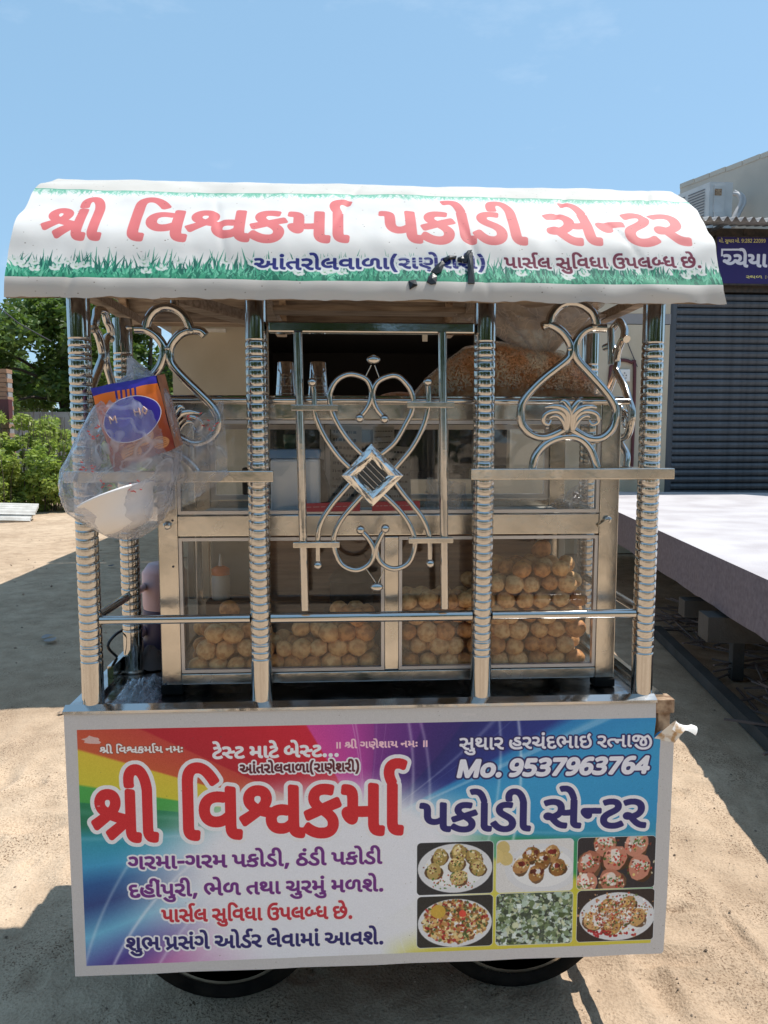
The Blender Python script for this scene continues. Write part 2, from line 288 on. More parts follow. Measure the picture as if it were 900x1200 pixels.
# letter outlines: one string per glyph, contours split by |, q marks a curve control point
GLYPHS = [
'59,164 13,234 53,254q 145,304q 183,326 124,356q 74,429q 74,474 74,506q 111,565q 182,603q 233,603 290,603q 362,566q 396,505q 396,470 396,431q 360,368q 325,340 410,313q 545,287 545,603 625,592 625,152 625,125q 631,100q 637,92 648,78q 690,73q 711,73 703,0 693,0 658,0q 597,15q 576,37 557,57q 545,106q 545,148 545,212 283,39 234,107 407,209 419,216q 446,230q 459,236 411,245q 311,273q 261,291 185,241q|154,467 154,430q 208,387q 247,370 285,396q 315,443q 315,468 315,494q 280,533q 236,533 200,533q 154,497q',
'239,0 204,0q 143,15q 122,37 102,57q 90,111q 90,148 90,611 75,711q 6,824q -41,824 -71,824q -112,779q -112,729 -112,715q -110,683q -107,668 -184,668 -187,682q -191,723q -191,739 -191,813q -111,896q -41,896 20,896q 107,817q 161,688q 170,614 170,152 170,124q 176,102q 183,92 194,78q 237,73q 257,73 249,0',
'238,0 203,0q 142,15q 121,37 102,57q 90,106q 90,148 90,690 90,758q 121,836q 152,861 172,877q 227,896q 264,896 332,896q 462,801q 526,703 462,665 413,736q 322,824q 269,824 250,824q 218,815q 204,802 185,785q 170,720q 170,662 170,152 170,125q 176,100q 182,92 193,78q 235,73q 256,73 248,0',
'244,161 156,161q 44,260q 44,345 44,408q 101,494q 200,539q 263,539 285,539q 341,533q 359,528 346,458 329,461q 291,466q 266,466 199,466q 125,404q 125,346 125,288q 193,233q 243,233 297,233q 369,268q 403,299 403,603 483,592 483,152 483,125q 489,100q 495,92 506,78q 549,73q 569,73 562,0 551,0 508,0q 451,19q 434,37 418,54q 403,104q 403,148 403,207 373,188q 301,161q',
'59,164 13,234 53,254q 144,303q 183,326 135,350q 74,420q 74,474 74,506q 111,565q 182,603q 233,603 290,603q 362,566q 396,505q 396,470 396,432q 363,372q 330,344 355,339q 408,331q 435,328 484,364q 561,364 581,364q 625,359q 645,353 632,281 617,285q 586,290q 562,290 508,290q 460,244q 460,213 460,131q 558,131 606,131q 665,165q 688,189 688,603 768,593 768,152 768,124q 774,100q 783,90 794,77q 830,73q 855,73 847,0 837,0 794,0q 738,19q 720,37 708,49q 693,80q 690,104 666,85q 599,60q 557,60 473,60q 379,146q 379,213 379,240q 388,264 318,275q 264,293 186,242q|154,467 154,434q 205,386q 246,369 284,396q 315,442q 315,468 315,494q 280,533q 236,533 200,533q 154,497q',
'65,211 38,282 180,333 144,360q 103,420q 103,461 103,524q 198,603q 277,603 309,603q 367,596q 394,589 379,517 353,523q 312,529q 286,529 235,529q 185,489q 185,454 185,430q 219,385q 259,361 464,438 496,368 331,311 391,275q 453,194q 453,142 453,105q 416,35q 331,-10q 259,-10 181,-10q 63,39q 18,73 63,135 112,97q 205,63q 254,63 315,63q 371,105q 371,144 371,164q 352,205q 300,253q 251,282',
'166,152 140,152q 86,192q 51,249q 51,274 51,291q 77,316q 107,316 131,316 131,440 131,468q 125,492q 119,500 109,514q 65,520q 44,520 52,592 63,592 146,592q 180,556 197,539q 211,488q 211,444 211,316 420,316 420,603 500,592 500,152 500,125q 506,100q 512,92 523,78q 566,73q 586,73 579,0 568,0 525,0q 468,19q 451,37 435,54q 420,104q 420,148 420,244 211,244 211,215 211,181q 183,152q',
'239,0 196,0q 140,19q 122,37 105,54q 90,104q 90,148 90,603 170,593 170,152 170,124q 176,100q 185,90 196,77q 235,73q 257,73 249,0',
'-183,632 -199,659q -220,723q -220,754 -220,827q -133,896q -67,896 -34,896q 19,883q 39,872 17,808 0,817q -38,829q -60,829 -102,829q -142,782q -142,746 -142,719q -123,670q -107,641',
'264,161 225,161q 163,185q 143,204 118,229q 93,295q 93,350 93,440 93,467q 87,492q 81,500 71,514q 27,519q 6,519 14,592 24,592 68,592q 125,573q 142,555 159,538q 173,488q 173,443 173,357 173,311q 189,266q 202,253 223,233q 272,233 307,233q 370,264q 393,286 393,603 473,592 473,152 473,125q 479,100q 485,92 496,78q 539,73q 560,73 552,0 542,0 499,0q 441,19q 424,37 408,54q 393,104q 393,148 393,199 367,182q 304,161q',
'239,0 196,0q 140,19q 122,37 105,54q 90,104q 90,148 90,603 170,593 170,152 170,124q 176,100q 185,90 196,77q 235,73q 257,73 249,0|92,641 64,740q 3,824q -49,824 -60,824q -88,820q -101,815 -125,884 -104,891q -62,896q -44,896 3,896q 78,856q 139,746q 163,641',
'264,-10 174,-10q 53,78q 9,145 79,188 126,117q 212,63q 261,63 309,63q 365,108q 365,150 365,179q 343,223q 289,268q 241,296 168,340q 112,416q 112,466 112,525q 203,603q 286,603 312,603q 364,598q 391,591 376,521 350,527q 308,530q 285,530 240,530q 193,495q 193,464 193,443q 213,412q 260,379q 300,354 377,307q 450,218q 450,153 450,80q 355,-10q',
'413,0 347,0q 246,55q 169,142q 139,189 130,188q 121,188 75,188q 29,217q 29,249 29,274q 63,301q 90,301 109,301q 146,289q 168,273 203,282q 263,319q 300,376q 300,416 300,472q 236,530q 183,530 149,530q 90,516q 55,499 29,568 66,584q 146,603q 186,603 274,603q 381,510q 381,418 381,391q 375,366 388,362q 417,357q 432,357 466,357q 514,369q 537,383 537,603 617,592 617,152 617,125q 623,100q 629,92 640,78q 682,73q 703,73 695,0 685,0 650,0q 589,15q 568,37 549,57q 537,106q 537,148 537,306 517,296q 468,286q 435,286 387,286q 347,302 324,267q 256,218q 216,204 254,153q 318,97q 382,75q 422,75 436,75 427,0',
'-173,641 -201,740q -262,824q -314,824 -325,824q -353,820q -366,815 -390,884 -369,891q -327,896q -309,896 -262,896q -187,856q -126,746q -102,641',
'140,214 116,214q 62,257q 24,319q 24,348 24,371q 51,400q 84,400 372,400 372,328 191,328 191,271 191,242q 163,214q',
'249,-10 153,-10q 46,84q 46,162 46,230q 132,319q 208,359 270,391q 323,434q 323,467 323,501q 275,530q 237,530 202,530q 143,518q 113,504 88,572 121,586q 196,603q 239,603 322,603q 403,528q 403,469 403,427q 369,370q 312,327q 275,307 220,277q 156,232q 129,186q 129,154 129,114q 193,63q 251,63 299,63q 377,90q 417,115 454,44 407,18q 314,-10q',
'412,0 347,0q 246,55q 169,142q 139,189 130,188q 121,188 75,188q 29,216q 29,249 29,274q 63,301q 90,301 110,301q 148,289q 170,271 208,280q 273,317q 313,376q 313,417 313,473q 245,530q 189,530 121,530q 55,499 29,568 66,584q 149,603q 191,603 283,603q 396,510q 396,418 396,363q 347,277q 266,218q 217,203 255,152q 318,97q 383,75q 422,75 436,75 427,0',
'343,103 275,103q 163,161q 121,237 117,237 35,237q 35,297 35,317q 64,346q 94,346 119,346q 155,329q 172,311 216,325q 272,388q 272,430 272,478q 217,530q 158,530 136,530q 81,519q 58,508 31,576 55,587q 125,603q 161,603 252,603q 352,511q 352,428 352,365q 268,270q 204,250 223,214q 293,175q 337,175 375,175q 429,197q 446,216 471,244q 486,316q 486,371 486,447 566,437 566,349 566,339q 566,329 575,313q 605,300q 623,300 649,300q 690,321q 708,341 708,603 788,592 788,152 788,125q 794,100q 800,92 811,78q 854,73q 875,73 867,0 856,0 813,0q 756,19q 739,37 723,54q 708,104q 708,148 708,252 691,240q 651,228q 624,228 605,228q 569,238q 552,250 530,176q 418,103q|1122,0 1079,0q 1021,19q 1004,37 988,54q 973,104q 973,148 973,603 1053,592 1053,152 1053,125q 1059,100q 1065,92 1076,78q 1119,73q 1140,73 1132,0',
'-133,703 -157,703q -189,735q -189,762 -189,789q -157,821q -133,821 -110,821q -77,789q -77,762 -77,735q -110,703q',
'209,12 164,48q 89,127q 43,213q 43,261 43,300q 69,360q 93,381 123,407q 218,433q 306,433 398,433 398,603 478,592 478,152 478,125q 484,100q 490,92 501,78q 544,73q 564,73 557,0 546,0 503,0q 446,19q 429,37 413,54q 398,104q 398,148 398,360 300,360 255,360q 201,354q 169,341q 156,331 125,306q 125,261 125,209q 198,120q 262,68',
'279,105 172,105q 44,229q 44,337 44,438q 177,576q 299,603 319,528 226,509q 126,416q 126,333 126,255q 212,179q 276,179 308,179q 358,189q 380,199 411,132 384,119q 317,105q|244,304 226,377 477,428 477,603 557,592 557,152 557,125q 563,100q 569,92 580,78q 622,73q 643,73 635,0 625,0 590,0q 529,15q 508,37 489,57q 477,106q 477,148 477,352',
'724,0 681,0q 623,19q 606,37 590,54q 575,104q 575,148 575,398 575,444q 565,489q 551,503 534,522q 503,522 488,522q 464,511q 455,503 441,490q 431,445q 431,398 431,375 431,317q 413,221q 378,188 356,167q 290,141q 242,141 185,141q 95,191q 44,287q 44,354 44,442q 154,569q 259,603 282,530 195,501q 126,408q 126,350 126,299q 159,239q 212,213q 241,213 271,213q 312,231q 325,246 339,263q 351,311q 351,356 351,410 351,451q 363,528q 400,559 418,575q 469,593q 503,593 536,593q 588,575q 606,559 632,537q 655,476q 655,423 655,152 655,125q 661,100q 667,92 678,78q 721,73q 742,73 734,0',
'213,-165 138,-62q 68,199q 68,337 68,477q 137,730q 213,832 294,832 226,726q 153,472q 153,336 153,203q 225,-56q 295,-165',
'425,-142 360,-97 373,-82q 388,-52q 388,-35 388,-8q 349,31q 302,52 163,114 108,139q 75,212q 75,276 75,603 155,592 155,291 155,262q 159,220q 181,189q 207,177 346,113 416,81q 472,17q 472,-30 472,-64q 442,-120q|398,210 351,210q 255,262q 217,310 277,355 302,324q 358,282q 396,282 429,282q 475,332q 475,404 475,472q 424,532q 380,532 327,532q 284,509 259,574 291,590q 356,603q 385,603 460,603q 555,502q 555,404 555,343q 527,267q 481,226q 425,210q|795,0 752,0q 695,19q 678,37 662,54q 647,104q 647,148 647,603 727,592 727,152 727,125q 733,100q 739,92 750,78q 793,73q 813,73 806,0',
'651,0 608,0q 552,19q 534,37 517,54q 502,104q 502,148 502,603 583,592 583,152 583,125q 589,101q 595,92 605,78q 648,73q 669,73 661,0|387,0 333,0q 244,53q 171,137q 141,183 133,183q 126,183 79,183q 31,212q 31,244 31,267q 65,294q 91,294 111,294q 152,282q 176,263 242,280q 314,356q 314,417 314,460q 283,510q 237,531q 212,531 175,531q 144,499q 144,482 144,465q 161,434q 211,409q 258,399 232,332 149,352q 66,425q 66,484 66,514q 98,568q 164,602q 214,602 260,602q 343,561q 396,477q 396,413 396,359q 349,273q 269,212q 219,197 261,140q 343,75q 398,75 411,75 402,0',
'60,-165 128,-59q 200,197q 200,330 200,464q 129,723q 59,832 141,832 216,729q 286,467q 286,329 286,190q 216,-64q 141,-165',
'-162,-268 -259,-268q -402,-177q -461,-100 -399,-57 -341,-130q -235,-196q -162,-196 -106,-196q -57,-161q -57,-127 -57,-97q -102,-68q -137,-68 -164,-68q -206,-79q -227,-90 -253,-23 -199,0q -142,0 -65,0q 17,-74q 17,-135 17,-193q -73,-268q',
'273,107 183,107q 83,194q 83,261 83,317q 114,355 85,377q 44,439q 44,481 44,536q 124,621q 206,646 235,574 187,561q 140,526q 125,490q 125,474 125,426q 172,396 209,411q 259,411 273,411q 307,407q 320,405 308,333 285,338q 257,338 217,338q 164,303q 164,264 164,179q 273,179 318,179q 394,210q 431,244 431,603 511,592 511,152 511,125q 517,100q 523,92 534,78q 577,73q 598,73 590,0 580,0 537,0q 479,19q 462,37 446,54q 431,104q 431,148 431,154 403,135q 328,107q',
'367,-10 273,-10q 134,76q 58,254q 58,392 58,476q 96,634q 180,760q 316,834q 414,834 447,834q 493,828q 514,823 500,751 484,756q 440,760q 417,760 337,760q 230,695q 168,588q 141,456q 141,389 141,275q 197,131q 298,63q 364,63 424,63q 495,116q 495,171 495,208q 461,266q 431,286 387,273q 338,270 323,343 370,346q 448,368q 495,412q 495,446 495,485q 442,529q 395,529 364,529q 304,516q 270,499 244,567 280,583q 355,603q 396,603 488,603q 575,515q 575,449 575,405q 536,341q 504,320 540,287q 576,207q 576,167 576,85q 465,-10q',
'233,151 178,151q 93,200q 44,292q 44,354 44,447q 156,572q 259,603 282,531 194,503q 126,411q 126,353 126,305q 158,248q 208,223q 234,223 288,223q 314,258 327,275q 337,323q 337,369 337,447 417,437 417,335 417,331q 417,329 427,313q 457,300q 475,300 498,300q 532,315q 545,326 574,259 552,244q 510,228q 475,228 455,228q 418,238q 402,250 383,205q 300,151q',
'318,-10 201,-10q 88,94q 88,176 88,252q 139,302 98,329q 44,405q 44,461 44,499q 82,564q 156,603q 210,603 263,603q 304,592 290,520 275,524q 241,529q 219,529 173,529q 125,488q 125,456 125,422q 162,368q 207,344 249,359q 299,359 308,359q 328,358q 338,357 329,285 322,286q 308,286q 300,286 247,286q 168,234q 168,177 168,64q 316,64 395,64q 510,123q 584,219q 619,330q 619,382 619,445q 588,508q 545,530q 526,530 490,530q 455,486q 455,455 455,415q 520,356q 596,338 571,267 522,282q 433,328q 376,403q 376,461 376,499q 409,563q 477,603q 528,603 570,603q 649,561q 701,461q 701,375 701,305q 654,168q 558,56q 414,-10q',
'143,-14 118,-14q 82,18q 82,54 82,91q 118,121q 143,121 169,121q 206,91q 206,54 206,18q 169,-14q',
'271,161 186,161q 73,254q 43,333 103,350q 174,406q 174,452 174,489q 125,531q 83,531 65,531q 44,528q 32,526 14,594 25,597q 60,603q 88,603 165,603q 255,524q 255,453 255,399q 196,323q 147,299 162,272q 225,233q 269,233 321,233q 395,272q 419,298 419,603 499,593 499,152 499,124q 505,100q 514,90 525,77q 564,73q 586,73 578,0 568,0 525,0q 469,19q 451,37 434,54q 419,104q 419,148 419,208 392,187q 322,161q',
'140,214 116,214q 62,257q 24,319q 24,348 24,371q 51,400q 84,400 372,400 372,603 452,592 452,152 452,125q 458,100q 464,92 475,78q 517,73q 538,73 530,0 520,0 485,0q 424,15q 403,37 384,57q 372,106q 372,148 372,328 191,328 191,271 191,242q 163,214q',
'124,357 99,357q 63,391q 63,421 63,452q 99,485q 124,485 149,485q 185,452q 185,421 185,391q 149,357q|124,50 99,50q 63,84q 63,114 63,144q 99,178q 124,178 149,178q 185,144q 185,114 185,84q 149,50q',
'413,0 347,0q 246,55q 169,142q 139,189 130,188q 121,188 75,188q 29,217q 29,249 29,274q 63,301q 90,301 109,301q 146,289q 168,273 203,282q 263,319q 300,376q 300,416 300,472q 236,530q 183,530 149,530q 90,516q 55,499 29,568 66,584q 146,603q 186,603 274,603q 381,510q 381,418 381,392q 375,367 388,363q 417,358q 432,358 463,358q 514,372q 529,382 550,312 523,296q 465,286q 435,286 387,286q 347,302 324,267q 256,218q 216,204 254,153q 318,97q 382,75q 422,75 436,75 427,0',
'233,151 178,151q 93,200q 44,292q 44,354 44,447q 156,572q 259,603 282,531 194,503q 126,411q 126,353 126,305q 158,248q 208,223q 234,223 288,223q 314,258 327,275q 337,323q 337,369 337,447 417,437 417,335 417,331q 417,329 427,313q 457,300q 475,300 501,300q 542,320q 560,339 560,603 640,592 640,152 640,125q 646,100q 652,92 663,78q 705,73q 726,73 718,0 708,0 673,0q 612,15q 591,37 572,57q 560,106q 560,148 560,252 543,240q 502,228q 475,228 455,228q 418,238q 402,250 383,205q 300,151q',
'414,0 414,597 495,597 495,0|194,0 194,597 275,597 275,0',
'210,178 155,178q 55,236q 11,303 74,346 108,295q 168,251q 206,251 247,251q 299,313q 299,384 299,461q 240,530q 188,530 157,530q 101,515q 79,503 54,570 87,587q 160,603q 192,603 275,603q 380,496q 380,383 380,319q 349,239q 299,195q 239,178q|627,0 584,0q 527,19q 510,37 494,54q 479,104q 479,148 479,603 559,592 559,152 559,125q 565,100q 571,92 582,78q 625,73q 646,73 638,0',
'49,256 49,338 291,338 291,256',
'56,-129 71,-70q 98,64q 105,116 202,116 209,105 196,52q 148,-74q 123,-129',
'265,-10 154,-10q 44,95q 44,175 44,242q 137,341q 225,360 194,381q 145,442q 145,483 145,533q 224,603q 302,603 328,603q 387,598q 414,591 399,520 376,526q 324,530q 304,530 263,530q 225,504q 225,481 225,456q 269,416q 328,380 407,332q 485,236q 485,165 485,87q 371,-10q|126,173 126,121q 197,63q 263,63 322,63q 403,111q 403,167 403,211q 358,272q 306,306 302,306q 299,306 251,306q 172,275q 126,216q',
'298,-10 199,-10q 87,94q 87,176 87,214q 116,278q 142,301 100,329q 44,403q 44,457 44,495q 83,561q 167,603q 233,603 261,603q 325,594q 343,589 329,518 313,522q 267,529q 244,529 180,529q 125,483q 125,451 125,419q 164,366q 211,342 256,359q 308,359 331,359q 368,355q 383,353 369,281 342,286q 310,286 273,286q 208,263q 168,215q 168,176 168,120q 235,63q 299,63 319,63q 349,67q 361,71 357,80q 357,94 357,120q 389,148q 415,148 444,148q 473,113q 473,90 473,56q 424,11q 344,-10q',
'422,161 359,161q 239,221q 189,291 257,332 327,233q 423,233 455,233q 497,256q 497,284 497,311q 458,345q 400,366 336,389q 273,449q 273,493 273,543q 351,602q 427,602 452,602q 506,595q 526,590 511,518 468,530q 415,530 353,530q 353,494 353,477q 387,451q 436,433 517,404q 577,334q 577,285 577,225q 493,161q|396,-10 277,-10q 122,73q 46,209q 46,289 46,345q 66,433q 85,468 161,433 147,402q 130,331q 130,289 130,222q 193,120q 311,63q 394,63 449,63q 546,84q 595,106 628,35 588,19q 518,-1q 444,-10q',
'234,48 180,96q 95,197q 45,313q 45,384 45,450q 98,548q 193,603q 255,603 299,603q 364,579q 389,556 418,529q 449,446q 449,377 449,365 634,365 634,602 714,592 714,152 714,124q 720,100q 729,90 740,77q 777,73q 801,73 793,0 783,0 740,0q 684,19q 666,37 649,54q 634,104q 634,148 634,293 449,293 449,263 449,229q 421,201q 403,201 377,201q 324,241q 289,298q 289,323 289,340q 315,365q 345,365 369,365 369,372 369,458q 341,494 328,511q 286,530q 255,530 209,530q 152,487q 126,419q 126,382 126,322q 170,225q 245,142q 290,102',
'275,146 186,146q 77,238q 48,321 143,349q 240,422q 240,477 240,506q 205,535q 179,535 150,535q 117,510q 117,489 117,472q 136,444q 162,430 116,376 76,398q 40,455q 40,491 40,536q 111,603q 178,603 229,603q 290,565q 318,506q 318,474 318,408q 231,315q 151,281 169,252q 228,218q 276,218 336,218q 419,261q 450,292 450,603 530,592 530,152 530,125q 536,100q 542,92 553,78q 596,73q 617,73 609,0 599,0 556,0q 498,19q 481,37 465,54q 450,104q 450,148 450,201 420,179q 338,146q',
'326,131 267,131q 161,183q 124,237 121,237q 117,237 78,237q 35,268q 35,297 35,316q 64,346q 94,346 119,346q 155,328q 172,311 216,325q 272,388q 272,430 272,478q 217,530q 158,530 136,530q 81,519q 58,508 31,576 55,587q 125,603q 161,603 252,603q 352,511q 352,428 352,365q 270,272q 207,251 229,229q 281,203q 323,203 384,203q 458,249q 486,278 486,603 566,592 566,152 566,125q 572,100q 578,92 589,78q 632,73q 652,73 645,0 634,0 591,0q 534,19q 517,37 501,54q 486,104q 486,148 486,184 457,161q 382,131q',
'101,-9 51,58 233,168 205,170q 161,186q 143,204 118,229q 93,295q 93,350 93,440 93,467q 87,492q 81,500 71,514q 27,519q 6,519 14,592 24,592 68,592q 125,573q 142,555 159,538q 173,488q 173,443 173,357 173,311q 189,266q 202,253 223,233q 272,233 307,233q 370,264q 393,286 393,603 473,592 473,152 473,125q 479,100q 485,92 496,78q 539,73q 560,73 552,0 542,0 499,0q 441,19q 424,37 408,54q 393,104q 393,148 393,202',
'343,103 275,103q 163,161q 121,237 117,237 35,237q 35,297 35,317q 64,346q 94,346 119,346q 155,329q 172,311 216,325q 272,388q 272,430 272,478q 217,530q 158,530 136,530q 81,519q 58,508 31,576 55,587q 125,603q 161,603 252,603q 352,511q 352,428 352,365q 268,270q 204,250 223,214q 293,175q 337,175 375,175q 429,197q 446,216 471,244q 486,316q 486,371 486,447 566,437 566,349 566,339q 566,329 575,313q 605,300q 623,300 649,300q 690,321q 708,341 708,603 788,592 788,152 788,125q 794,100q 800,92 811,78q 854,73q 875,73 867,0 856,0 813,0q 756,19q 739,37 723,54q 708,104q 708,148 708,252 691,240q 651,228q 624,228 605,228q 569,238q 552,250 530,176q 418,103q|1122,0 1079,0q 1021,19q 1004,37 988,54q 973,104q 973,148 973,603 1053,592 1053,152 1053,125q 1059,100q 1065,92 1076,78q 1119,73q 1140,73 1132,0|975,641 947,740q 886,824q 834,824 823,824q 795,820q 782,815 758,884 779,891q 821,896q 839,896 886,896q 961,856q 1022,746q 1046,641',
'311,-10 238,-10q 138,39q 88,123q 88,176 88,252q 139,302 98,329q 44,405q 44,461 44,499q 82,564q 156,603q 210,603 231,603q 285,597q 304,592 290,520 275,524q 236,529q 219,529 173,529q 125,488q 125,456 125,422q 162,368q 207,344 249,359q 299,359 308,359q 328,359q 338,357 329,285 322,286q 308,286q 300,286 247,286q 168,234q 168,177 168,122q 241,63q 314,63 404,63q 508,156q 508,236 508,288q 477,365q 457,402 429,453q 400,523q 400,567 400,614q 444,692q 494,728 547,661 512,636q 483,594q 483,563 483,532q 509,474q 538,420 558,383q 590,294q 590,236 590,172q 537,59q 415,-10q',
'209,12 164,48q 89,127q 43,213q 43,261 43,300q 69,360q 93,381 123,407q 218,433q 306,433 398,433 398,360 300,360 255,360q 201,354q 169,341q 156,331 125,306q 125,261 125,209q 198,120q 262,68',
'557,37 499,37q 427,85q 394,164q 394,209 394,272q 455,386q 511,438 434,501q 330,523 341,504q 356,457q 356,428 356,390q 326,317q 254,270q 191,270 115,270q 33,363q 33,430 33,478q 81,556q 173,603q 240,603 335,603q 503,542q 569,485 605,514q 686,567q 736,593 764,593 845,517q 946,327q 946,208 946,92q 852,-66q 683,-145q 571,-145 442,-145q 230,-33q 150,90 222,134 289,29q 458,-71q 568,-71 705,-71q 866,67q 866,206 866,297q 797,447q 735,509 702,490q 644,453q 619,435 675,375q 718,261q 718,199 718,121q 631,37q|113,429 113,386q 157,343q 191,343 237,343q 276,391q 276,434 276,462q 259,512q 245,533 239,533q 234,533 169,533q 113,470q|475,210 475,164q 514,109q 555,109 594,109q 638,157q 638,206 638,248q 605,341q 561,388 475,308q',
'88,0 88,728 220,728 399,269 405,252q 421,204q 439,147q 456,91q 462,67 442,67 449,90q 465,145q 483,202q 500,252q 506,269 683,728 815,728 815,0 724,0 724,416 724,438q 725,496q 726,559q 728,625q 728,655 736,655 726,622q 703,552q 681,487q 661,433q 654,416 492,0 411,0 246,416 239,433q 221,485q 199,549q 175,620q 163,655 172,655 173,628q 174,564q 175,500q 176,439q 176,416 176,0',
'299,-12 225,-12q 113,59q 51,186q 51,270 51,355q 113,482q 225,553q 299,553 374,553q 486,482q 549,355q 549,270 549,186q 486,59q 374,-12q|299,67 354,67q 426,124q 460,216q 460,270 460,324q 426,417q 354,474q 299,474 245,474q 174,417q 140,324q 140,270 140,216q 174,124q 245,67q',
'190,-10 171,-10q 123,-5q 106,-1 106,75 123,69q 166,63q 187,63 253,63q 339,109q 387,188q 409,292q 411,350 405,350 386,315q 313,267q 255,267 163,267q 52,381q 52,484 52,596q 169,724q 269,724 335,724q 440,656q 502,516q 502,409 502,348q 487,227q 447,120q 377,37q 268,-10q|267,337 311,337q 377,376q 413,436q 413,467 413,511q 381,594q 318,649q 270,649 212,649q 138,569q 138,484 138,416q 203,337q',
'238,-10 188,-10q 96,9q 64,29 64,113 86,98q 147,77q 213,66q 240,66 317,66q 404,140q 404,219 404,290q 318,363q 236,363 210,363q 143,354q 123,350 79,378 106,714 443,714 443,633 183,633 164,428 180,432q 235,438q 266,438 331,438q 434,391q 495,298q 495,229 495,117q 363,-10q',
'229,-10 175,-10q 83,7q 40,29 40,111 83,89q 181,65q 227,65 316,65q 400,140q 400,205 400,270q 303,332q 214,332 149,332 149,406 214,406 294,406q 378,480q 378,541 378,589q 312,649q 256,649 202,649q 125,616q 88,590 43,651 80,680q 187,724q 256,724 363,724q 469,623q 469,547 469,475q 386,390q 315,376 315,373 404,363q 491,272q 491,203 491,109q 364,-10q',
'137,0 412,633 44,633 44,714 503,714 503,643 232,0',
'288,-10 223,-10q 117,58q 55,198q 55,305 55,367q 70,487q 110,594q 180,677q 289,724q 367,724 386,724q 435,720q 451,715 451,639 434,645q 391,651q 370,651 304,651q 219,605q 170,526q 148,422q 146,364 152,364 172,399q 244,447q 302,447 394,447q 505,334q 505,230 505,119q 388,-10q|287,65 346,65q 419,145q 419,230 419,298q 355,377q 290,377 246,377q 180,338q 144,279q 144,247 144,204q 176,120q 240,65q',
'341,0 341,160 11,160 11,238 335,718 427,718 427,241 531,241 531,160 427,160 427,0|98,241 341,241 341,415 341,476q 345,583q 347,626 343,626 333,600q 311,556q 299,538',
'147,414 121,414q 85,446q 85,482 85,520q 121,550q 147,550 173,550q 209,520q 209,482 209,446q 173,414q|147,-14 121,-14q 85,18q 85,54 85,92q 121,122q 147,122 173,122q 209,92q 209,54 209,18q 173,-14q',
'47,0 47,76 218,262 270,319q 339,404q 374,483q 374,530 374,587q 310,649q 259,649 215,649q 141,613q 103,581 56,640 95,675q 195,724q 260,724 355,724q 464,621q 464,533 464,477q 422,382q 346,287q 293,231 156,85 156,81 492,81 492,0',
'276,-10 169,-10q 52,93q 52,182 52,255q 133,346q 190,374 142,405q 75,490q 75,554 75,611q 131,687q 223,725q 276,725 331,725q 422,687q 477,611q 477,553 477,488q 404,406q 349,378 387,358q 456,305q 500,234q 500,186 500,126q 443,38q 343,-10q|277,414 324,436q 390,497q 390,550 390,600q 329,651q 275,651 223,651q 162,600q 162,550 162,495q 227,438q|274,64 343,64q 413,130q 413,185 413,233q 340,304q 263,340 202,311q 139,235q 139,181 139,129q 204,64q',
'275,-10 160,-10q 48,185q 48,358 48,474q 93,638q 193,725q 275,725 391,725q 504,532q 504,358 504,243q 459,78q 358,-10q|275,66 350,66q 414,210q 414,358 414,504q 350,649q 275,649 200,649q 138,504q 138,358 138,212q 200,66q',
'326,131 267,131q 161,183q 124,237 121,237q 117,237 78,237q 35,268q 35,299 35,316q 64,346q 94,346 119,346q 155,328q 172,311 216,325q 272,388q 272,430 272,478q 217,530q 158,530 136,530q 81,519q 58,508 31,576 55,587q 125,603q 161,603 252,603q 352,511q 352,428 352,365q 270,272q 207,251 229,229q 281,203q 323,203 373,203q 441,236q 470,263 511,198 471,167q 389,131q',
'413,0 347,0q 246,55q 169,142q 139,189 130,188q 121,188 75,188q 29,217q 29,249 29,274q 63,301q 90,301 109,301q 146,289q 168,273 203,282q 263,319q 300,376q 300,416 300,473q 237,530q 183,530 149,530q 90,516q 55,499 29,568 66,584q 146,603q 186,603 274,603q 381,510q 381,418 381,376q 366,338 380,339q 407,340q 419,340 543,340 610,365q 678,431q 678,477 678,506q 643,535q 617,535 588,535q 555,510q 555,489 555,472q 574,444q 600,430 554,376 514,398q 478,455q 478,491 478,536q 549,603q 616,603 667,603q 728,565q 756,506q 756,474 756,408q 669,315q 589,281 607,252q 666,218q 714,218 774,218q 857,261q 888,292 888,603 968,592 968,152 968,125q 974,100q 980,92 991,78q 1034,73q 1055,73 1047,0 1037,0 994,0q 936,19q 919,37 903,54q 888,104q 888,148 888,201 858,179q 776,146q 713,146 639,146q 539,210q 508,269 320,269 299,247q 245,214q 216,204 254,153q 318,97q 382,75q 422,75 436,75 427,0',
]
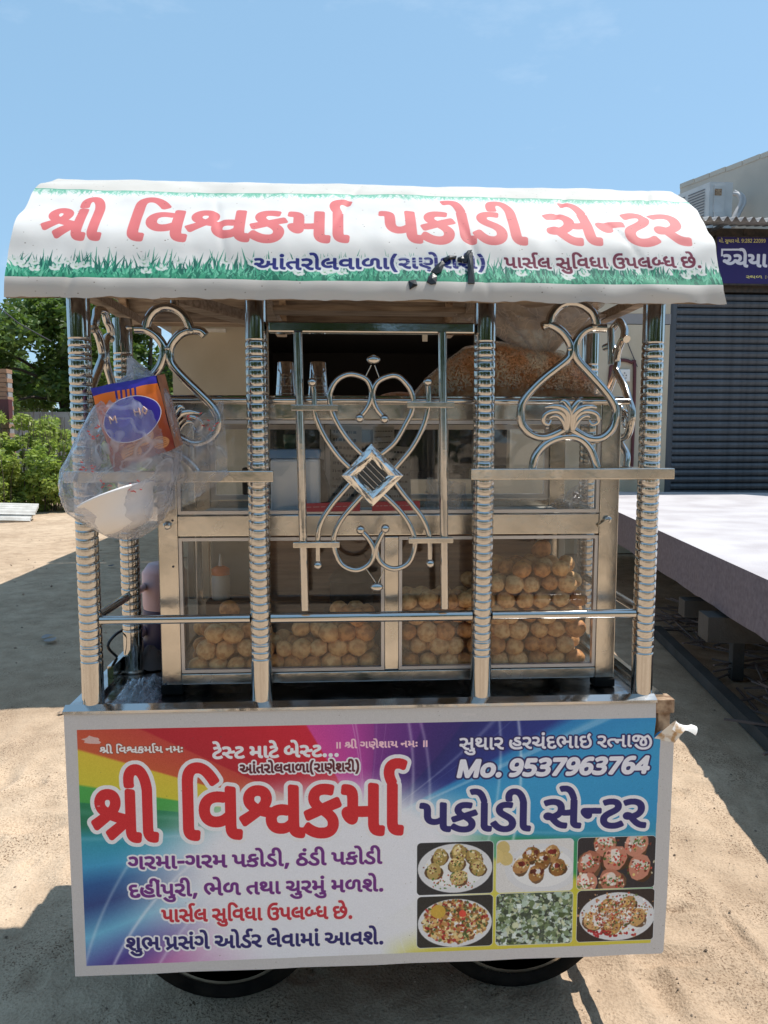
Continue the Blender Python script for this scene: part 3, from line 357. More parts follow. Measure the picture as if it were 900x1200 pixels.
# every line of writing: (glyph, pen position) pairs
LINES = {
'શ્રી': [(0, 0), (1, 720)],
'વિશ્વકર્મા': [(2, 0), (3, 265), (4, 842), (5, 1705), (6, 2216), (7, 2810), (8, 3075)],
'પકોડી': [(9, 0), (5, 568), (10, 1079), (11, 1344), (1, 1825)],
'સેન્ટર': [(12, 0), (13, 711), (14, 711), (15, 1063), (16, 1514)],
'આંતરોલવાળા(રાણેશરી)': [(17, 0), (18, 1148), (19, 1148), (16, 1720), (10, 2165), (20, 2430), (3, 3081), (7, 3658), (21, 3923), (7, 4673), (22, 4938), (16, 5292), (7, 5737), (23, 6002), (13, 6823), (24, 6823), (16, 7500), (1, 7945), (25, 8210)],
'પાર્સલ સુવિધા ઉપલબ્ધ છે.': [(9, 0), (7, 568), (12, 833), (8, 1544), (20, 1544), (12, 2425), (26, 3136), (2, 3136), (3, 3401), (27, 3978), (7, 4584), (28, 5079), (9, 5704), (20, 6272), (29, 6923), (27, 7472), (30, 8308), (13, 9008), (31, 9046)],
'શ્રી વિશ્વકર્માય નમઃ': [(0, 0), (1, 720), (2, 1215), (3, 1480), (4, 2057), (5, 2920), (6, 3431), (7, 4025), (8, 4290), (32, 4290), (33, 5114), (6, 5660), (34, 6254)],
'ટેસ્ટ માટે બેસ્ટ...': [(15, 0), (13, 449), (35, 451), (15, 980), (6, 1661), (7, 2255), (15, 2520), (13, 2969), (36, 3201), (13, 3935), (35, 3935), (15, 4464), (31, 4915), (31, 5183), (31, 5451)],
'॥ શ્રી ગણેશાય નમઃ ॥': [(37, 0), (0, 829), (1, 1549), (38, 2044), (23, 2698), (13, 3519), (24, 3519), (7, 4196), (32, 4461), (33, 5285), (6, 5831), (34, 6425), (37, 6903)],
'ગરમા-ગરમ પકોડી, ઠંડી પકોડી': [(38, 0), (16, 654), (6, 1099), (7, 1693), (39, 1958), (38, 2298), (16, 2952), (6, 3397), (9, 4221), (5, 4789), (10, 5300), (11, 5565), (1, 6046), (40, 6311), (41, 6809), (18, 7316), (11, 7326), (1, 7807), (9, 8302), (5, 8870), (10, 9381), (11, 9646), (1, 10127)],
'દહીંપુરી, ભેળ તથા ચુરમું મળશે.': [(42, 0), (43, 467), (1, 1100), (18, 1365), (9, 1365), (26, 1933), (16, 1933), (1, 2378), (40, 2643), (44, 3141), (13, 3950), (21, 3950), (19, 4930), (45, 5502), (7, 6127), (46, 6622), (26, 7282), (16, 7282), (6, 7727), (26, 8321), (18, 8321), (6, 8551), (21, 9145), (24, 9895), (13, 10572), (31, 10572)],
'શુભ પ્રસંગે ઓર્ડર લેવામાં આવશે.': [(24, 0), (26, 677), (44, 677), (47, 1716), (12, 2284), (18, 2995), (38, 2995), (13, 3649), (48, 3879), (11, 5027), (8, 5510), (16, 5508), (20, 6183), (13, 6834), (3, 6834), (7, 7411), (6, 7676), (7, 8270), (18, 8535), (17, 8765), (3, 9913), (24, 10490), (13, 11167), (31, 11167)],
'સુથાર હરચંદભાઇ રત્નાજી': [(12, 0), (26, 711), (45, 711), (7, 1336), (16, 1601), (43, 2276), (16, 2909), (46, 3354), (18, 4014), (42, 4014), (44, 4481), (7, 5290), (49, 5555), (16, 6419), (50, 6864), (33, 7232), (7, 7778), (51, 8043)],
'Mo. 9537963764': [(52, 0), (53, 903), (31, 1503), (54, 2001), (55, 2552), (56, 3103), (57, 3654), (54, 4205), (58, 4756), (56, 5307), (57, 5858), (58, 6409), (59, 6960)],
'મો. સુથાર મો. 9:282 22099': [(6, 0), (10, 594), (31, 859), (12, 1357), (26, 2068), (45, 2068), (7, 2693), (16, 2958), (6, 3633), (10, 4227), (31, 4492), (54, 4990), (60, 5541), (61, 5835), (62, 6386), (61, 6937), (61, 7718), (61, 8269), (63, 8820), (54, 9371), (54, 9922)],
'ચ્ચેયા': [(64, 0), (46, 469), (13, 1129), (32, 1129), (7, 1723)],
'સ્થળ :-': [(65, 0), (21, 1063), (60, 2043), (39, 2337)],
}
# ---------------------------------------------------------------- printed sheets, drawn by code
def flat(cs, n=5):
    out = []
    for c in cs.split('|'):
        p = []
        for t in c.split(' '):
            q = t.endswith('q'); x, y = t.rstrip('q').split(',')
            p.append((float(x), float(y), not q))
        e = []
        for i in range(len(p)):
            a, b = p[i], p[(i+1) % len(p)]
            e.append(a)
            if not a[2] and not b[2]: e.append(((a[0]+b[0])/2, (a[1]+b[1])/2, True))
        while not e[0][2]: e = e[1:]+e[:1]
        r = []; i = 0
        while i < len(e):
            a = e[i]
            if a[2]: r.append(a[:2]); i += 1
            else:
                s, t = e[i-1], e[(i+1) % len(e)]
                for k in range(1, n):
                    u = k/n; r.append(((1-u)**2*s[0]+2*u*(1-u)*a[0]+u*u*t[0], (1-u)**2*s[1]+2*u*(1-u)*a[1]+u*u*t[1]))
                i += 1
        out.append(np.array(r))
    return out
FG = [flat(g) for g in GLYPHS]
def fill(polys, h, w):
    """coverage mask (bool) of closed polygons, nonzero winding; polygons in pixels, y down"""
    acc = np.zeros((h, w+2), np.int32)
    A = np.concatenate([p for p in polys]); B = np.concatenate([np.roll(p, -1, 0) for p in polys])
    for (x0, y0), (x1, y1) in zip(A, B):
        if y0 == y1: continue
        s = 1
        if y0 > y1: x0, y0, x1, y1, s = x1, y1, x0, y0, -1
        r0 = max(0, int(math.ceil(y0-.5))); r1 = min(h-1, int(math.ceil(y1-.5))-1)
        if r1 < r0: continue
        r = np.arange(r0, r1+1)
        x = x0+(x1-x0)*(r+.5-y0)/(y1-y0)
        acc[r, np.clip(np.ceil(x-.5), 0, w).astype(int)] += s
    return np.cumsum(acc, 1)[:, :w] != 0
def dilate(m, r):
    if r < .5: return m
    h, w = m.shape; out = m.copy(); R_ = int(r)
    for dy in range(-R_, R_+1):
        k = int(math.sqrt(max(r*r-dy*dy, 0)))
        c = np.cumsum(np.pad(m.astype(np.int32), ((0, 0), (k+1, k))), 1)
        row = (c[:, 2*k+1:]-c[:, :w]) > 0 if k else m
        if dy >= 0: out[dy:] |= row[:h-dy]
        else: out[:dy] |= row[-dy:]
    return out
class Sheet:
    """a print of wm x hm metres, drawn at ppm pixels per metre, twice oversampled masks"""
    def __init__(s, wm, hm, ppm):
        s.ppm = ppm; s.w = int(wm*ppm); s.h = int(hm*ppm); s.img = np.ones((s.h, s.w, 3), np.float32)
    def put(s, m, x0, y0, col, alpha=1.):
        """m: 2x oversampled mask with its corner at pixel x0,y0"""
        h, w = m.shape[0]//2, m.shape[1]//2
        a = m[:2*h, :2*w].reshape(h, 2, w, 2).mean((1, 3))*alpha
        ax, ay = max(0, -x0), max(0, -y0); bx, by = min(w, s.w-x0), min(h, s.h-y0)
        if bx <= ax or by <= ay: return
        a = a[ay:by, ax:bx, None]; t = s.img[y0+ay:y0+by, x0+ax:x0+bx]
        t[:] = t*(1-a)+np.array(col, np.float32)/255*a
    def poly(s, polys, col, alpha=1.):
        P = np.concatenate(polys)*s.ppm
        x0, y0 = int(P[:, 0].min())-2, int(P[:, 1].min())-2; w, h = int(P[:, 0].max())-x0+3, int(P[:, 1].max())-y0+3
        m = fill([(p*s.ppm-(x0, y0))*2 for p in polys], 2*h, 2*w)
        s.put(m, x0, y0, col, alpha)
    def text(s, line, x0, x1, y0, y1, body, col, bold=0, halo=0, hcol=(255, 255, 255), slant=0, alpha=1.):
        """baseline from (x0,y0) to (x1,y1), body = height of the letters, all in metres from the top left"""
        P = [(g, px) for g, px in LINES[line]]
        pts = [c+(px, 0) for g, px in P for c in FG[g]]
        mn = min(c[:, 0].min() for c in pts); mx = max(c[:, 0].max() for c in pts)
        pad = (bold+halo)*s.ppm+4; sx = (x1-x0-2*bold)/(mx-mn); sy = (body-bold*1.2)/603
        q = []
        for c in pts:
            X = x0+bold+(c[:, 0]-mn)*sx+c[:, 1]*sy*slant; Y = y0+(y1-y0)*(X-x0)/(x1-x0)-bold*.6-c[:, 1]*sy
            q.append(np.stack([X, Y], 1)*s.ppm)
        A = np.concatenate(q); ox, oy = int(A[:, 0].min()-pad), int(A[:, 1].min()-pad)
        w, h = int(A[:, 0].max()+pad)-ox, int(A[:, 1].max()+pad)-oy
        m = fill([(c-(ox, oy))*2 for c in q], 2*h, 2*w)
        m = dilate(m, bold*s.ppm*2)
        if halo: s.put(dilate(m, halo*s.ppm*2), ox, oy, hcol, alpha)
        s.put(m, ox, oy, col, alpha)
def smooth(a, b, x):
    t = np.clip((x-a)/(b-a), 0, 1); return t*t*(3-2*t)
def disc(cx, cy, rx, ry, n=20, rot=0., wob=0., rg=None):
    t = np.linspace(0, 2*math.pi, n, endpoint=False)
    r = 1+(wob*(rg.random(n)-.5) if wob else 0)
    x = rx*r*np.cos(t); y = ry*r*np.sin(t); c, s = math.cos(rot), math.sin(rot)
    return np.stack([cx+x*c-y*s, cy+x*s+y*c], 1)
def rounded(x0, y0, x1, y1, r):
    p = []
    for cx, cy, a in ((x1-r, y1-r, 0), (x0+r, y1-r, 90), (x0+r, y0+r, 180), (x1-r, y0+r, 270)):
        for k in range(6):
            t = math.radians(a+18*k); p.append((cx+r*math.cos(t), cy+r*math.sin(t)))
    return np.array(p)
def dish(S, kind, x0, y0, x1, y1, rg):
    """one printed food picture: a plate of snacks"""
    w, h = x1-x0, y1-y0
    T = Sheet(w, h, S.ppm)
    T.img[:] = np.array([(38, 42, 48), (225, 222, 215), (40, 38, 45), (38, 40, 40), (55, 62, 58), (45, 35, 35)][kind], np.float32)/255
    T.img += rg.normal(0, .03, T.img.shape[:2])[..., None]
    cx, cy = w/2, h/2
    def blob(x, y, r, c, wob=.5, asp=None): j = rg.uniform(-22, 22); T.poly([disc(x, y, r, r*(asp or rg.uniform(.5, 1)), 12 if r > .006 else 7, rg.uniform(0, 3), wob*.8, rg)], tuple(min(255, max(0, v+j)) for v in c), .95)
    if kind in (0, 1, 3, 5):
        k = [(0, 0), (.1, .05), (0, .03), (.02, .02)][{0: 0, 1: 1, 3: 2, 5: 3}[kind]]
        T.poly([disc(cx+k[0]*w, cy+k[1]*h, w*.49, h*.47, 40)], (222, 222, 220)); T.poly([disc(cx+k[0]*w, cy+k[1]*h, w*.40, h*.37, 40)], (236, 235, 230))
    def puri(x, y, r, c):
        blob(x, y+r*.15, r*1.05, (90, 60, 35), .1, .8); blob(x, y, r, c, .12, .8); blob(x-r*.2, y-r*.25, r*.55, tuple(min(255, v+35) for v in c), .3, .7)
        for _ in range(34): blob(x+rg.normal(0, r*.42), y+rg.normal(-r*.1, r*.32), r*rg.uniform(.05, .14), [(70, 90, 40), (235, 225, 190), (110, 40, 30), (215, 190, 110)][rg.integers(4)])
    if kind == 0:
        for x, y in ((.3, .28), (.55, .2), (.75, .3), (.22, .55), (.52, .42), (.8, .5), (.55, .68)): puri(w*x, h*y, w*.12, (185, 160, 95))
        for _ in range(50): blob(w*rg.uniform(.2, .8), h*rg.uniform(.6, .9), w*.012, [(80, 120, 50), (170, 70, 40)][rg.integers(2)])
    if kind == 1:
        for x, y in ((.08, .15), (.12, .35), (.0, .3)): blob(w*x, h*y, w*.1, (215, 190, 120), .1, .9)
        for x, y in ((.45, .28), (.72, .28), (.32, .5), (.6, .4), (.8, .55), (.52, .65)):
            puri(w*x, h*y, w*.12, (165, 115, 60))
            for _ in range(5): blob(w*x+rg.normal(0, w*.04), h*y-h*.04, w*.035, [(90, 30, 20), (240, 235, 230), (120, 20, 20)][rg.integers(3)])
    if kind == 2:
        for x, y in ((.35, .12), (.75, .15), (.15, .5), (.48, .42), (.8, .6), (.45, .85), (.1, .9)):
            puri(w*x, h*y, w*.18, (190, 120, 95)); blob(w*x, h*y-h*.05, w*.10, (228, 215, 200), .5, .6)
            for _ in range(40): blob(w*x+rg.normal(0, w*.06), h*y+rg.normal(0, h*.06), w*rg.uniform(.008, .02), [(230, 225, 215), (200, 60, 50), (90, 120, 60)][rg.integers(3)])
    if kind == 3:
        for _ in range(900):
            a, r = rg.uniform(0, 6.28), math.sqrt(rg.uniform(0, 1))
            blob(cx+w*.43*r*math.cos(a), cy+h*.42*r*math.sin(a), w*rg.uniform(.012, .035), [(215, 180, 110), (235, 215, 160), (175, 120, 60), (80, 100, 50), (165, 45, 40), (120, 70, 40), (200, 150, 90)][rg.integers(7)])
        blob(w*.28, h*.3, w*.1, (215, 175, 70), .1, .95); blob(w*.6, h*.35, w*.05, (215, 60, 45), .3)
    if kind == 4:
        for _ in range(1100):
            blob(w*rg.uniform(0, 1), h*rg.uniform(0, 1), w*rg.uniform(.008, .045), [(170, 190, 170), (215, 225, 215), (90, 110, 70), (60, 75, 60), (130, 150, 110), (195, 200, 160)][rg.integers(6)], .8)
    if kind == 5:
        for x, y in ((.2, .6), (.4, .35), (.65, .3), (.78, .55), (.45, .7), (.6, .5)): puri(w*x, h*y, w*.13, (205, 160, 100))
        for _ in range(5): blob(w*rg.uniform(.25, .8), h*rg.uniform(.25, .7), w*.09, (232, 226, 218), .5, .7)
        for _ in range(620): blob(w*rg.normal(.5, .17), h*rg.normal(.45, .16), w*rg.uniform(.006, .020), [(235, 230, 220), (190, 70, 50), (220, 165, 80), (95, 115, 65), (140, 50, 40), (200, 150, 105), (170, 110, 70)][rg.integers(7)])
        for _ in range(26): blob(w*rg.uniform(.15, .8), h*rg.uniform(.78, .92), w*.022, (170, 25, 35), .2)
    g = T.img; T.img = (g*2+np.roll(g, 1, 0)+np.roll(g, -1, 0)+np.roll(g, 1, 1)+np.roll(g, -1, 1))/6
    m = fill([rounded(0, 0, w, h, .010)*S.ppm*2], T.h*2, T.w*2)
    mf = dilate(np.pad(m, 8), 3)
    X, Y = int(x0*S.ppm), int(y0*S.ppm)
    S.put(mf, X-4, Y-4, (225, 228, 228))
    a = m.reshape(T.h, 2, T.w, 2).mean((1, 3))[..., None]; t = S.img[Y:Y+T.h, X:X+T.w]
    t[:] = t*(1-a)+T.img[:t.shape[0], :t.shape[1]]*a
RED, PUR, NAVY = (212, 38, 48), (112, 42, 128), (34, 32, 104)
def signboard_sheet():
    S = Sheet(1.4233, .637, 1300); rg = np.random.default_rng(5)
    S.img[:] = (.79, .775, .755)
    yy, xx = np.mgrid[0:S.h, 0:S.w].astype(np.float32)
    u = (xx/S.ppm-.0275)/1.362*690; v = (yy/S.ppm-.037)/.5745*278      # print coordinates
    r = np.hypot(u-330, v-125)
    a = np.degrees(np.arctan2(125-v, 330-u)) % 360                      # clockwise from due left
    a = (a+smooth(40, 90, a)*(1-smooth(128, 158, a))*(r-120)*.055) % 360
    stops = [(0, (40, 150, 165)), (2.5, (25, 120, 90)), (7, (30, 130, 85)), (7.3, (70, 165, 75)), (10.3, (75, 170, 80)), (10.8, (214, 200, 60)), (17, (222, 196, 62)), (17.5, (205, 92, 56)), (25.5, (200, 70, 60)), (26, (186, 30, 48)), (48, (206, 30, 52)), (62, (212, 32, 60)), (63, (214, 70, 150)),
             (84, (190, 66, 158)), (96, (150, 55, 140)), (97, (128, 52, 138)), (121, (92, 44, 128)), (122, (72, 38, 116)), (136, (52, 38, 112)), (137, (34, 36, 108)), (152.5, (32, 52, 132)), (154.5, (38, 136, 192)), (165, (52, 158, 205)), (178, (40, 150, 200)), (183, (40, 150, 180)), (185, (40, 145, 100)), (193, (50, 150, 80)), (195, (200, 195, 60)),
             (200, (214, 204, 60)), (240, (212, 206, 80)), (254, (225, 224, 160)), (262, (232, 232, 230)), (300, (232, 228, 232)), (314, (215, 150, 190)), (327, (190, 100, 165)), (333, (82, 66, 146)), (340, (110, 185, 215)), (346, (38, 70, 130)), (350, (30, 90, 150)), (354, (60, 160, 200)), (360, (40, 150, 165))]
    A = [s[0] for s in stops]
    c = np.stack([np.interp(a, A, [s[1][k] for s in stops]) for k in range(3)], -1)/255
    for k in range(22):                                                 # thin light rays along the bands
        aa = rg.uniform(0, 360); wd = rg.uniform(.1, .5)
        g = np.exp(-((a-aa+180) % 360-180)**2/(2*wd*wd))*rg.uniform(.1, .35)
        c = c*(1-g[..., None])+g[..., None]
    # scattered arcs at the lower left and upper middle
    for cx, cy, R_, s in ((330, 420, 330, .5), (345, 430, 300, .35), (380, 380, 395, .3), (90, 60, 430, .5), (60, 60, 330, .35), (120, 80, 290, .3), (100, 40, 395, .35)):
        g = np.exp(-(np.hypot(u-cx, v-cy)-R_)**2/4)*s
        g = g*np.where(v < 150, (u > 250) & (cy < 100), (u < 260) & (cy > 100)); c = c*(1-g[..., None])+g[..., None]
    ex = np.where(u < 300, (u-300)/np.where(v > 110, 270+25*smooth(120, 190, v), 270), (u-300)/np.where(v < 60, 300, 235)); ey = np.where(v < 150, (v-150)/105, (v-150)/np.where(u < 300, 250, 170))
    e = np.sqrt(ex**2+ey**2); wv = 1-smooth(.50, .98, e)
    wv = np.maximum(wv, (1-smooth(.5, 1.0, np.hypot((u-330)/np.where(u < 330, 260, 165), (v-215)/np.where(u < 330, 85, 75))))*.97)
    c = c*(1-wv[..., None])+wv[..., None]*np.array((.925, .925, .93))
    yw = smooth(-8, 14, v-(280-(u-350)*.15))*smooth(350, 400, u)
    c = c*(1-yw[..., None])+yw[..., None]*np.array((214, 200, 70))/255
    inside = (u > 0) & (u < 690-3*smooth(0, 278, v)) & (v > 0) & (v < 278-2*u/690)
    S.img[inside] = c[inside]
    S.text('શ્રી વિશ્વકર્માય નમઃ', 0.0763, 0.2653, 0.0948, 0.0968, 0.016, (240,236,230), bold=.0011, halo=.0016, hcol=(150,70,50))
    S.text('ટેસ્ટ માટે બેસ્ટ...', 0.3313, 0.6233, 0.1138, 0.1148, 0.029, (240,238,236), bold=.002)
    S.text('॥ શ્રી ગણેશાય નમઃ ॥', 0.6173, 0.8313, 0.0958, 0.0968, 0.016, (250,205,210), bold=.0011)
    wh = (236, 234, 232)
    for halo in (1, 0):
        for t, x0, x1, b in (('શ્રી', 0.0513, 0.2053, .1275), ('વિશ્વકર્મા', 0.2603, 0.7843, .1275)):
            S.text(t, x0, x1, 0.309, 0.3105, b, wh if halo else RED, bold=.0062, halo=.0095*halo, hcol=wh)
    S.text('આંતરોલવાળા(રાણેશરી)', 0.3933, 0.6713, 0.1508, 0.1528, 0.022, (95,30,45), bold=.0015, halo=.004, hcol=wh)
    S.text('ગરમા-ગરમ પકોડી, ઠંડી પકોડી', 0.1313, 0.7253, 0.3768, 0.3818, 0.032, PUR, bold=.0017, halo=.0045, hcol=wh)
    S.text('દહીંપુરી, ભેળ તથા ચુરમું મળશે.', 0.1313, 0.7273, 0.4458, 0.4508, 0.032, PUR, bold=.0017, halo=.0045, hcol=wh)
    S.text('પાર્સલ સુવિધા ઉપલબ્ધ છે.', 0.2043, 0.6533, 0.5098, 0.5168, 0.032, (198,44,62), bold=.0017, halo=.0045, hcol=wh)
    S.text('શુભ પ્રસંગે ઓર્ડર લેવામાં આવશે.', 0.1203, 0.7273, 0.5778, 0.5848, 0.033, NAVY, bold=.0017, halo=.0045, hcol=wh)
    S.text('સુથાર હરચંદભાઇ રત્નાજી', 0.9063, 1.3703, 0.1068, 0.1088, 0.03, (238,236,240), bold=.0015, halo=.0035, hcol=(38,34,92))
    S.text('Mo. 9537963764', 0.9003, 1.3643, 0.1738, 0.1748, 0.037, (238,236,240), bold=.0035, halo=.004, hcol=(38,34,92), slant=.2)
    for halo in (1, 0):
        for t, x0, x1 in (('પકોડી', 0.8123, 1.0813), ('સેન્ટર', 1.1103, 1.3633)):
            S.text(t, x0, x1, 0.305, 0.311, 0.072, wh if halo else NAVY, bold=.0035, halo=.0085*halo, hcol=wh)
    for k, q in enumerate([(.8083, .3336, .9915, .4650), (.9995, .3332, 1.1860, .4642), (1.1965, .3330, 1.3885, .4640), (.8088, .4688, .9922, .5990), (1.0000, .4680, 1.1875, .6000), (1.1985, .4676, 1.3900, .5996)]):
        dish(S, k, *q, rg)
    for x, y, rx, ry, al in ((.06, .062, .022, .008, .75), (.07, .22, .004, .002, .5), (.93, .02, .02, .003, .25)):   # scuffs
        S.poly([disc(x, y, rx, ry, 14, .1, .6, rg)], (225, 215, 210), al)
    for _ in range(140): S.poly([disc(rg.uniform(0, 1.42), rg.uniform(0, .637), rg.uniform(.0006, .002), .001, 6)], (90, 75, 60), rg.uniform(.2, .6))
    g = rg.normal(0, .012, (S.h//2+1, S.w//2+1)).repeat(2, 0).repeat(2, 1)[:S.h, :S.w, None]
    S.img = (S.img+g)*np.array((1.01, 1.02, 1.05))
    return S
ROOF_H = .601
def roof_sheet():
    H = ROOF_H; S = Sheet(1.514, H, 1300); rg = np.random.default_rng(8)
    S.img[:] = np.array((243, 243, 241))/255
    S.img[int((H-.0425)*S.ppm):] = np.array((226, 222, 216))/255
    S.img[:int((H-.345)*S.ppm)] = np.array((222, 219, 212))/255
    def grass(y0, hmax, n, cols, al, up=1, xs=(0, 1.514)):
        for k, c in enumerate(cols):
            P = []
            for _ in range(n):
                x = rg.uniform(*xs); h = hmax*rg.uniform(.45, 1)*(1-.12*k); l = rg.normal(0, .012); w = rg.uniform(.0018, .004)
                P.append(np.array([(x-w, y0), (x+l*.4-w*.7, y0-up*h*.6), (x+l, y0-up*h), (x+l*.4+w*.6, y0-up*h*.6), (x+w, y0)]))
            S.poly(P, c, al)
    base = H-.0425
    S.poly([np.array([(0, base), (0, base-.026), (1.514, base-.026), (1.514, base)])], (40, 140, 115), .9)
    grass(base, .082, 260, [(60, 150, 125), (30, 110, 95), (20, 95, 85), (70, 175, 140), (110, 200, 165), (35, 125, 100)], .92)
    grass(base, .03, 300, [(120, 205, 170), (25, 110, 90), (60, 160, 125)], .9)
    for _ in range(46):
        x, y = rg.uniform(0, 1.514), base-rg.uniform(.018, .05)
        for k in range(7):
            t = k*.9+rg.uniform(0, 1); S.poly([disc(x+.008*math.cos(t), y+.0035*math.sin(t), .007, .003, 8, t*.3)], (225, 232, 228), .9)
        S.poly([disc(x, y, .003, .002, 8)], (150, 190, 160))
    top = H-.345
    grass(top, .04, 330, [(150, 215, 190), (110, 195, 165), (225, 238, 232), (90, 180, 150)], .55, up=-1)
    S.poly([np.array([(0, top), (0, top+.004), (1.514, top+.004), (1.514, top)])], (80, 160, 130), .7)
    R = (232, 124, 126)
    for halo in (1, 0):
        for t, x0, x1 in (('શ્રી', .0535, .1849), ('વિશ્વકર્મા', .2358, .7159), ('પકોડી', .7727, 1.098), ('સેન્ટર', 1.1453, 1.4646)):
            S.text(t, x0, x1, H-.1335-(x0*.0075), H-.1335-(x1*.0075), .114+.009*x0, (240, 240, 238) if halo else R, bold=.0058, halo=.004*halo, hcol=(243, 242, 240))
    S.text('આંતરોલવાળા(રાણેશરી)', 0.5057, 0.9986, H-0.0702, H-0.0782, 0.028, (38, 46, 128), bold=.0017, halo=.0045, hcol=(235, 240, 242))
    S.text('પાર્સલ સુવિધા ઉપલબ્ધ છે.', 1.0395, 1.4746, H-0.0811, H-0.0876, 0.0279, (120, 38, 68), bold=.0015, halo=.0045, hcol=(235, 238, 238))
    for _ in range(30):                                                  # worn streaks through the second line
        x, y = rg.uniform(.80, .98), H-rg.uniform(.07, .115); w = rg.uniform(.01, .05)
        S.poly([np.array([(x, y), (x+w, y-.001), (x+w, y+.0012), (x, y+.0016)])], (225, 232, 236), .6)
    for _ in range(330):
        S.poly([disc(rg.uniform(0, 1.514), rg.uniform(.1, H), rg.uniform(.0007, .0022), .0011, 6)], (80, 65, 50), rg.uniform(.2, .7))
    n = rg.normal(0, 1, (13, 30)).astype(np.float32)                     # soft grime
    yi = np.linspace(0, 11.99, S.h); xi = np.linspace(0, 28.99, S.w); y0 = yi.astype(int); x0 = xi.astype(int); fy = (yi-y0)[:, None]; fx = (xi-x0)[None]
    g = (n[y0][:, x0]*(1-fx)+n[y0][:, x0+1]*fx)*(1-fy)+(n[y0+1][:, x0]*(1-fx)+n[y0+1][:, x0+1]*fx)*fy
    S.img *= (1+g*.020)[..., None]*np.array((.87, .865, .86))
    return S
def shopsign_sheet():
    S = Sheet(2.6, .62, 500)
    S.img[:] = np.array((44, 34, 96))/255
    S.text('મો. સુથાર મો. 9:282 22099', .04, .66, .088, .082, .040, (225, 215, 120), bold=.0015)
    S.text('ચ્ચેયા', .10, .70, .40, .39, .165, (225, 225, 235), bold=.010)
    S.poly([np.array([(.075, .165), (.36, .160), (.36, .185), (.075, .19)])], (225, 225, 235))
    S.poly([np.array([(.075, .165), (.10, .165), (.10, .26), (.075, .26)])], (225, 225, 235))
    S.text('સ્થળ :-', .42, .74, .535, .53, .036, (225, 215, 120), bold=.0015)
    return S
def packet_sheet():
    """front of the biscuit packet: violet oval badge over orange and brown"""
    S = Sheet(.17, .22, 1800); rg = np.random.default_rng(3)
    yy, xx = np.mgrid[0:S.h, 0:S.w]; v = yy/S.h; u = xx/S.w
    c1 = np.array((230, 120, 40))/255; c2 = np.array((120, 45, 35))/255
    t = np.clip(v*1.2-.1, 0, 1)[..., None]; S.img[:] = c1*(1-t)+c2*t
    S.img[v < .1] = np.array((52, 42, 150))/255
    for k in range(5): S.poly([np.array([(.062+.012*k, .022), (.067+.012*k, .022), (.064+.012*k, .07), (.059+.012*k, .07)])], (48, 38, 130))
    for x, y, r in ((.035, .15, .022), (.1, .16, .03), (.06, .19, .028), (.14, .19, .022)):
        S.poly([disc(x, y, r, r*.8, 24)], (190, 130, 85))
        for k in range(5): S.poly([np.array([(x-r*.7, y-r*.5+k*r*.25), (x+r*.7, y-r*.62+k*r*.25), (x+r*.7, y-r*.56+k*r*.25), (x-r*.7, y-r*.44+k*r*.25)])], (110, 60, 40))
    S.poly([disc(.086, .104, .077, .060, 40, -.15)], (235, 230, 240)); S.poly([disc(.086, .104, .075, .058, 40, -.15)], (62, 50, 165))
    S.poly([disc(.062, .09, .024, .03, 30)], (82, 70, 185))
    return S
def to_image(name, S, gain=1.):
    h, w = S.img.shape[:2]
    a = np.ones((h, w, 4), np.float32); a[..., :3] = np.clip(S.img, 0, 1)
    im = bpy.data.images.new(name, w, h); im.pixels.foreach_set(a[::-1].ravel()); im.update(); im.pack()
    return im
# ---------------------------------------------------------------- the shop behind: beige front with an open counter, low flat roof reaching over the yard
bl = thing('shop_building', 'beige plastered shop with a wide dark opening behind the food cart', 'building', (1.0, 8.0, 0))
MB().box((-2.22, 8.0, 0), (-1.02, 8.18, 3.02)).build('wall', M['wall'], bl)
MB().box((2.13, 8.0, 0), (4.23, 8.18, 3.02)).build('wall', M['wall'], bl)
MB().box((-1.02, 8.0, 0), (2.13, 8.18, 1.0)).build('wall', M['wall'], bl)
MB().box((-2.22, 8.18, 0), (-2.04, 12.6, 3.02)).build('wall', M['wall'], bl)
MB().box((4.05, 8.18, 0), (4.23, 12.6, 3.02)).build('wall', M['wall'], bl)
MB().box((-2.22, 12.6, 0), (4.23, 12.78, 3.02)).build('wall', M['wall'], bl)
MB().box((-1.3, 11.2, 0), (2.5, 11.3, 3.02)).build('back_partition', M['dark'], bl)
MB().box((-1.35, 8.2, .99), (-1.25, 11.2, 3.0)).box((2.4, 8.2, .99), (2.5, 11.2, 3.0)).box((-1.25, 8.2, .9), (2.4, 11.2, .98)).box((-1.25, 8.2, 3.0), (2.4, 11.2, 3.015)).build('shade_lining', M['dark'], bl)  # black faces hold the shade of the unlit room
MB().box((1.75, 8.0, 3.162), (4.23, 8.16, 3.92)).build('parapet', M['wall'], bl)
MB().box((-2.5, 8.003, 3.03), (4.24, 12.9, 3.16)).build('roof', M['concrete'], bl)
MB().box((-1.86, 7.93, 2.875), (-1.54, 7.998, 2.915)).build('tube_lamp', M['white'], bl, 'unlit white tube lamp under the eave')
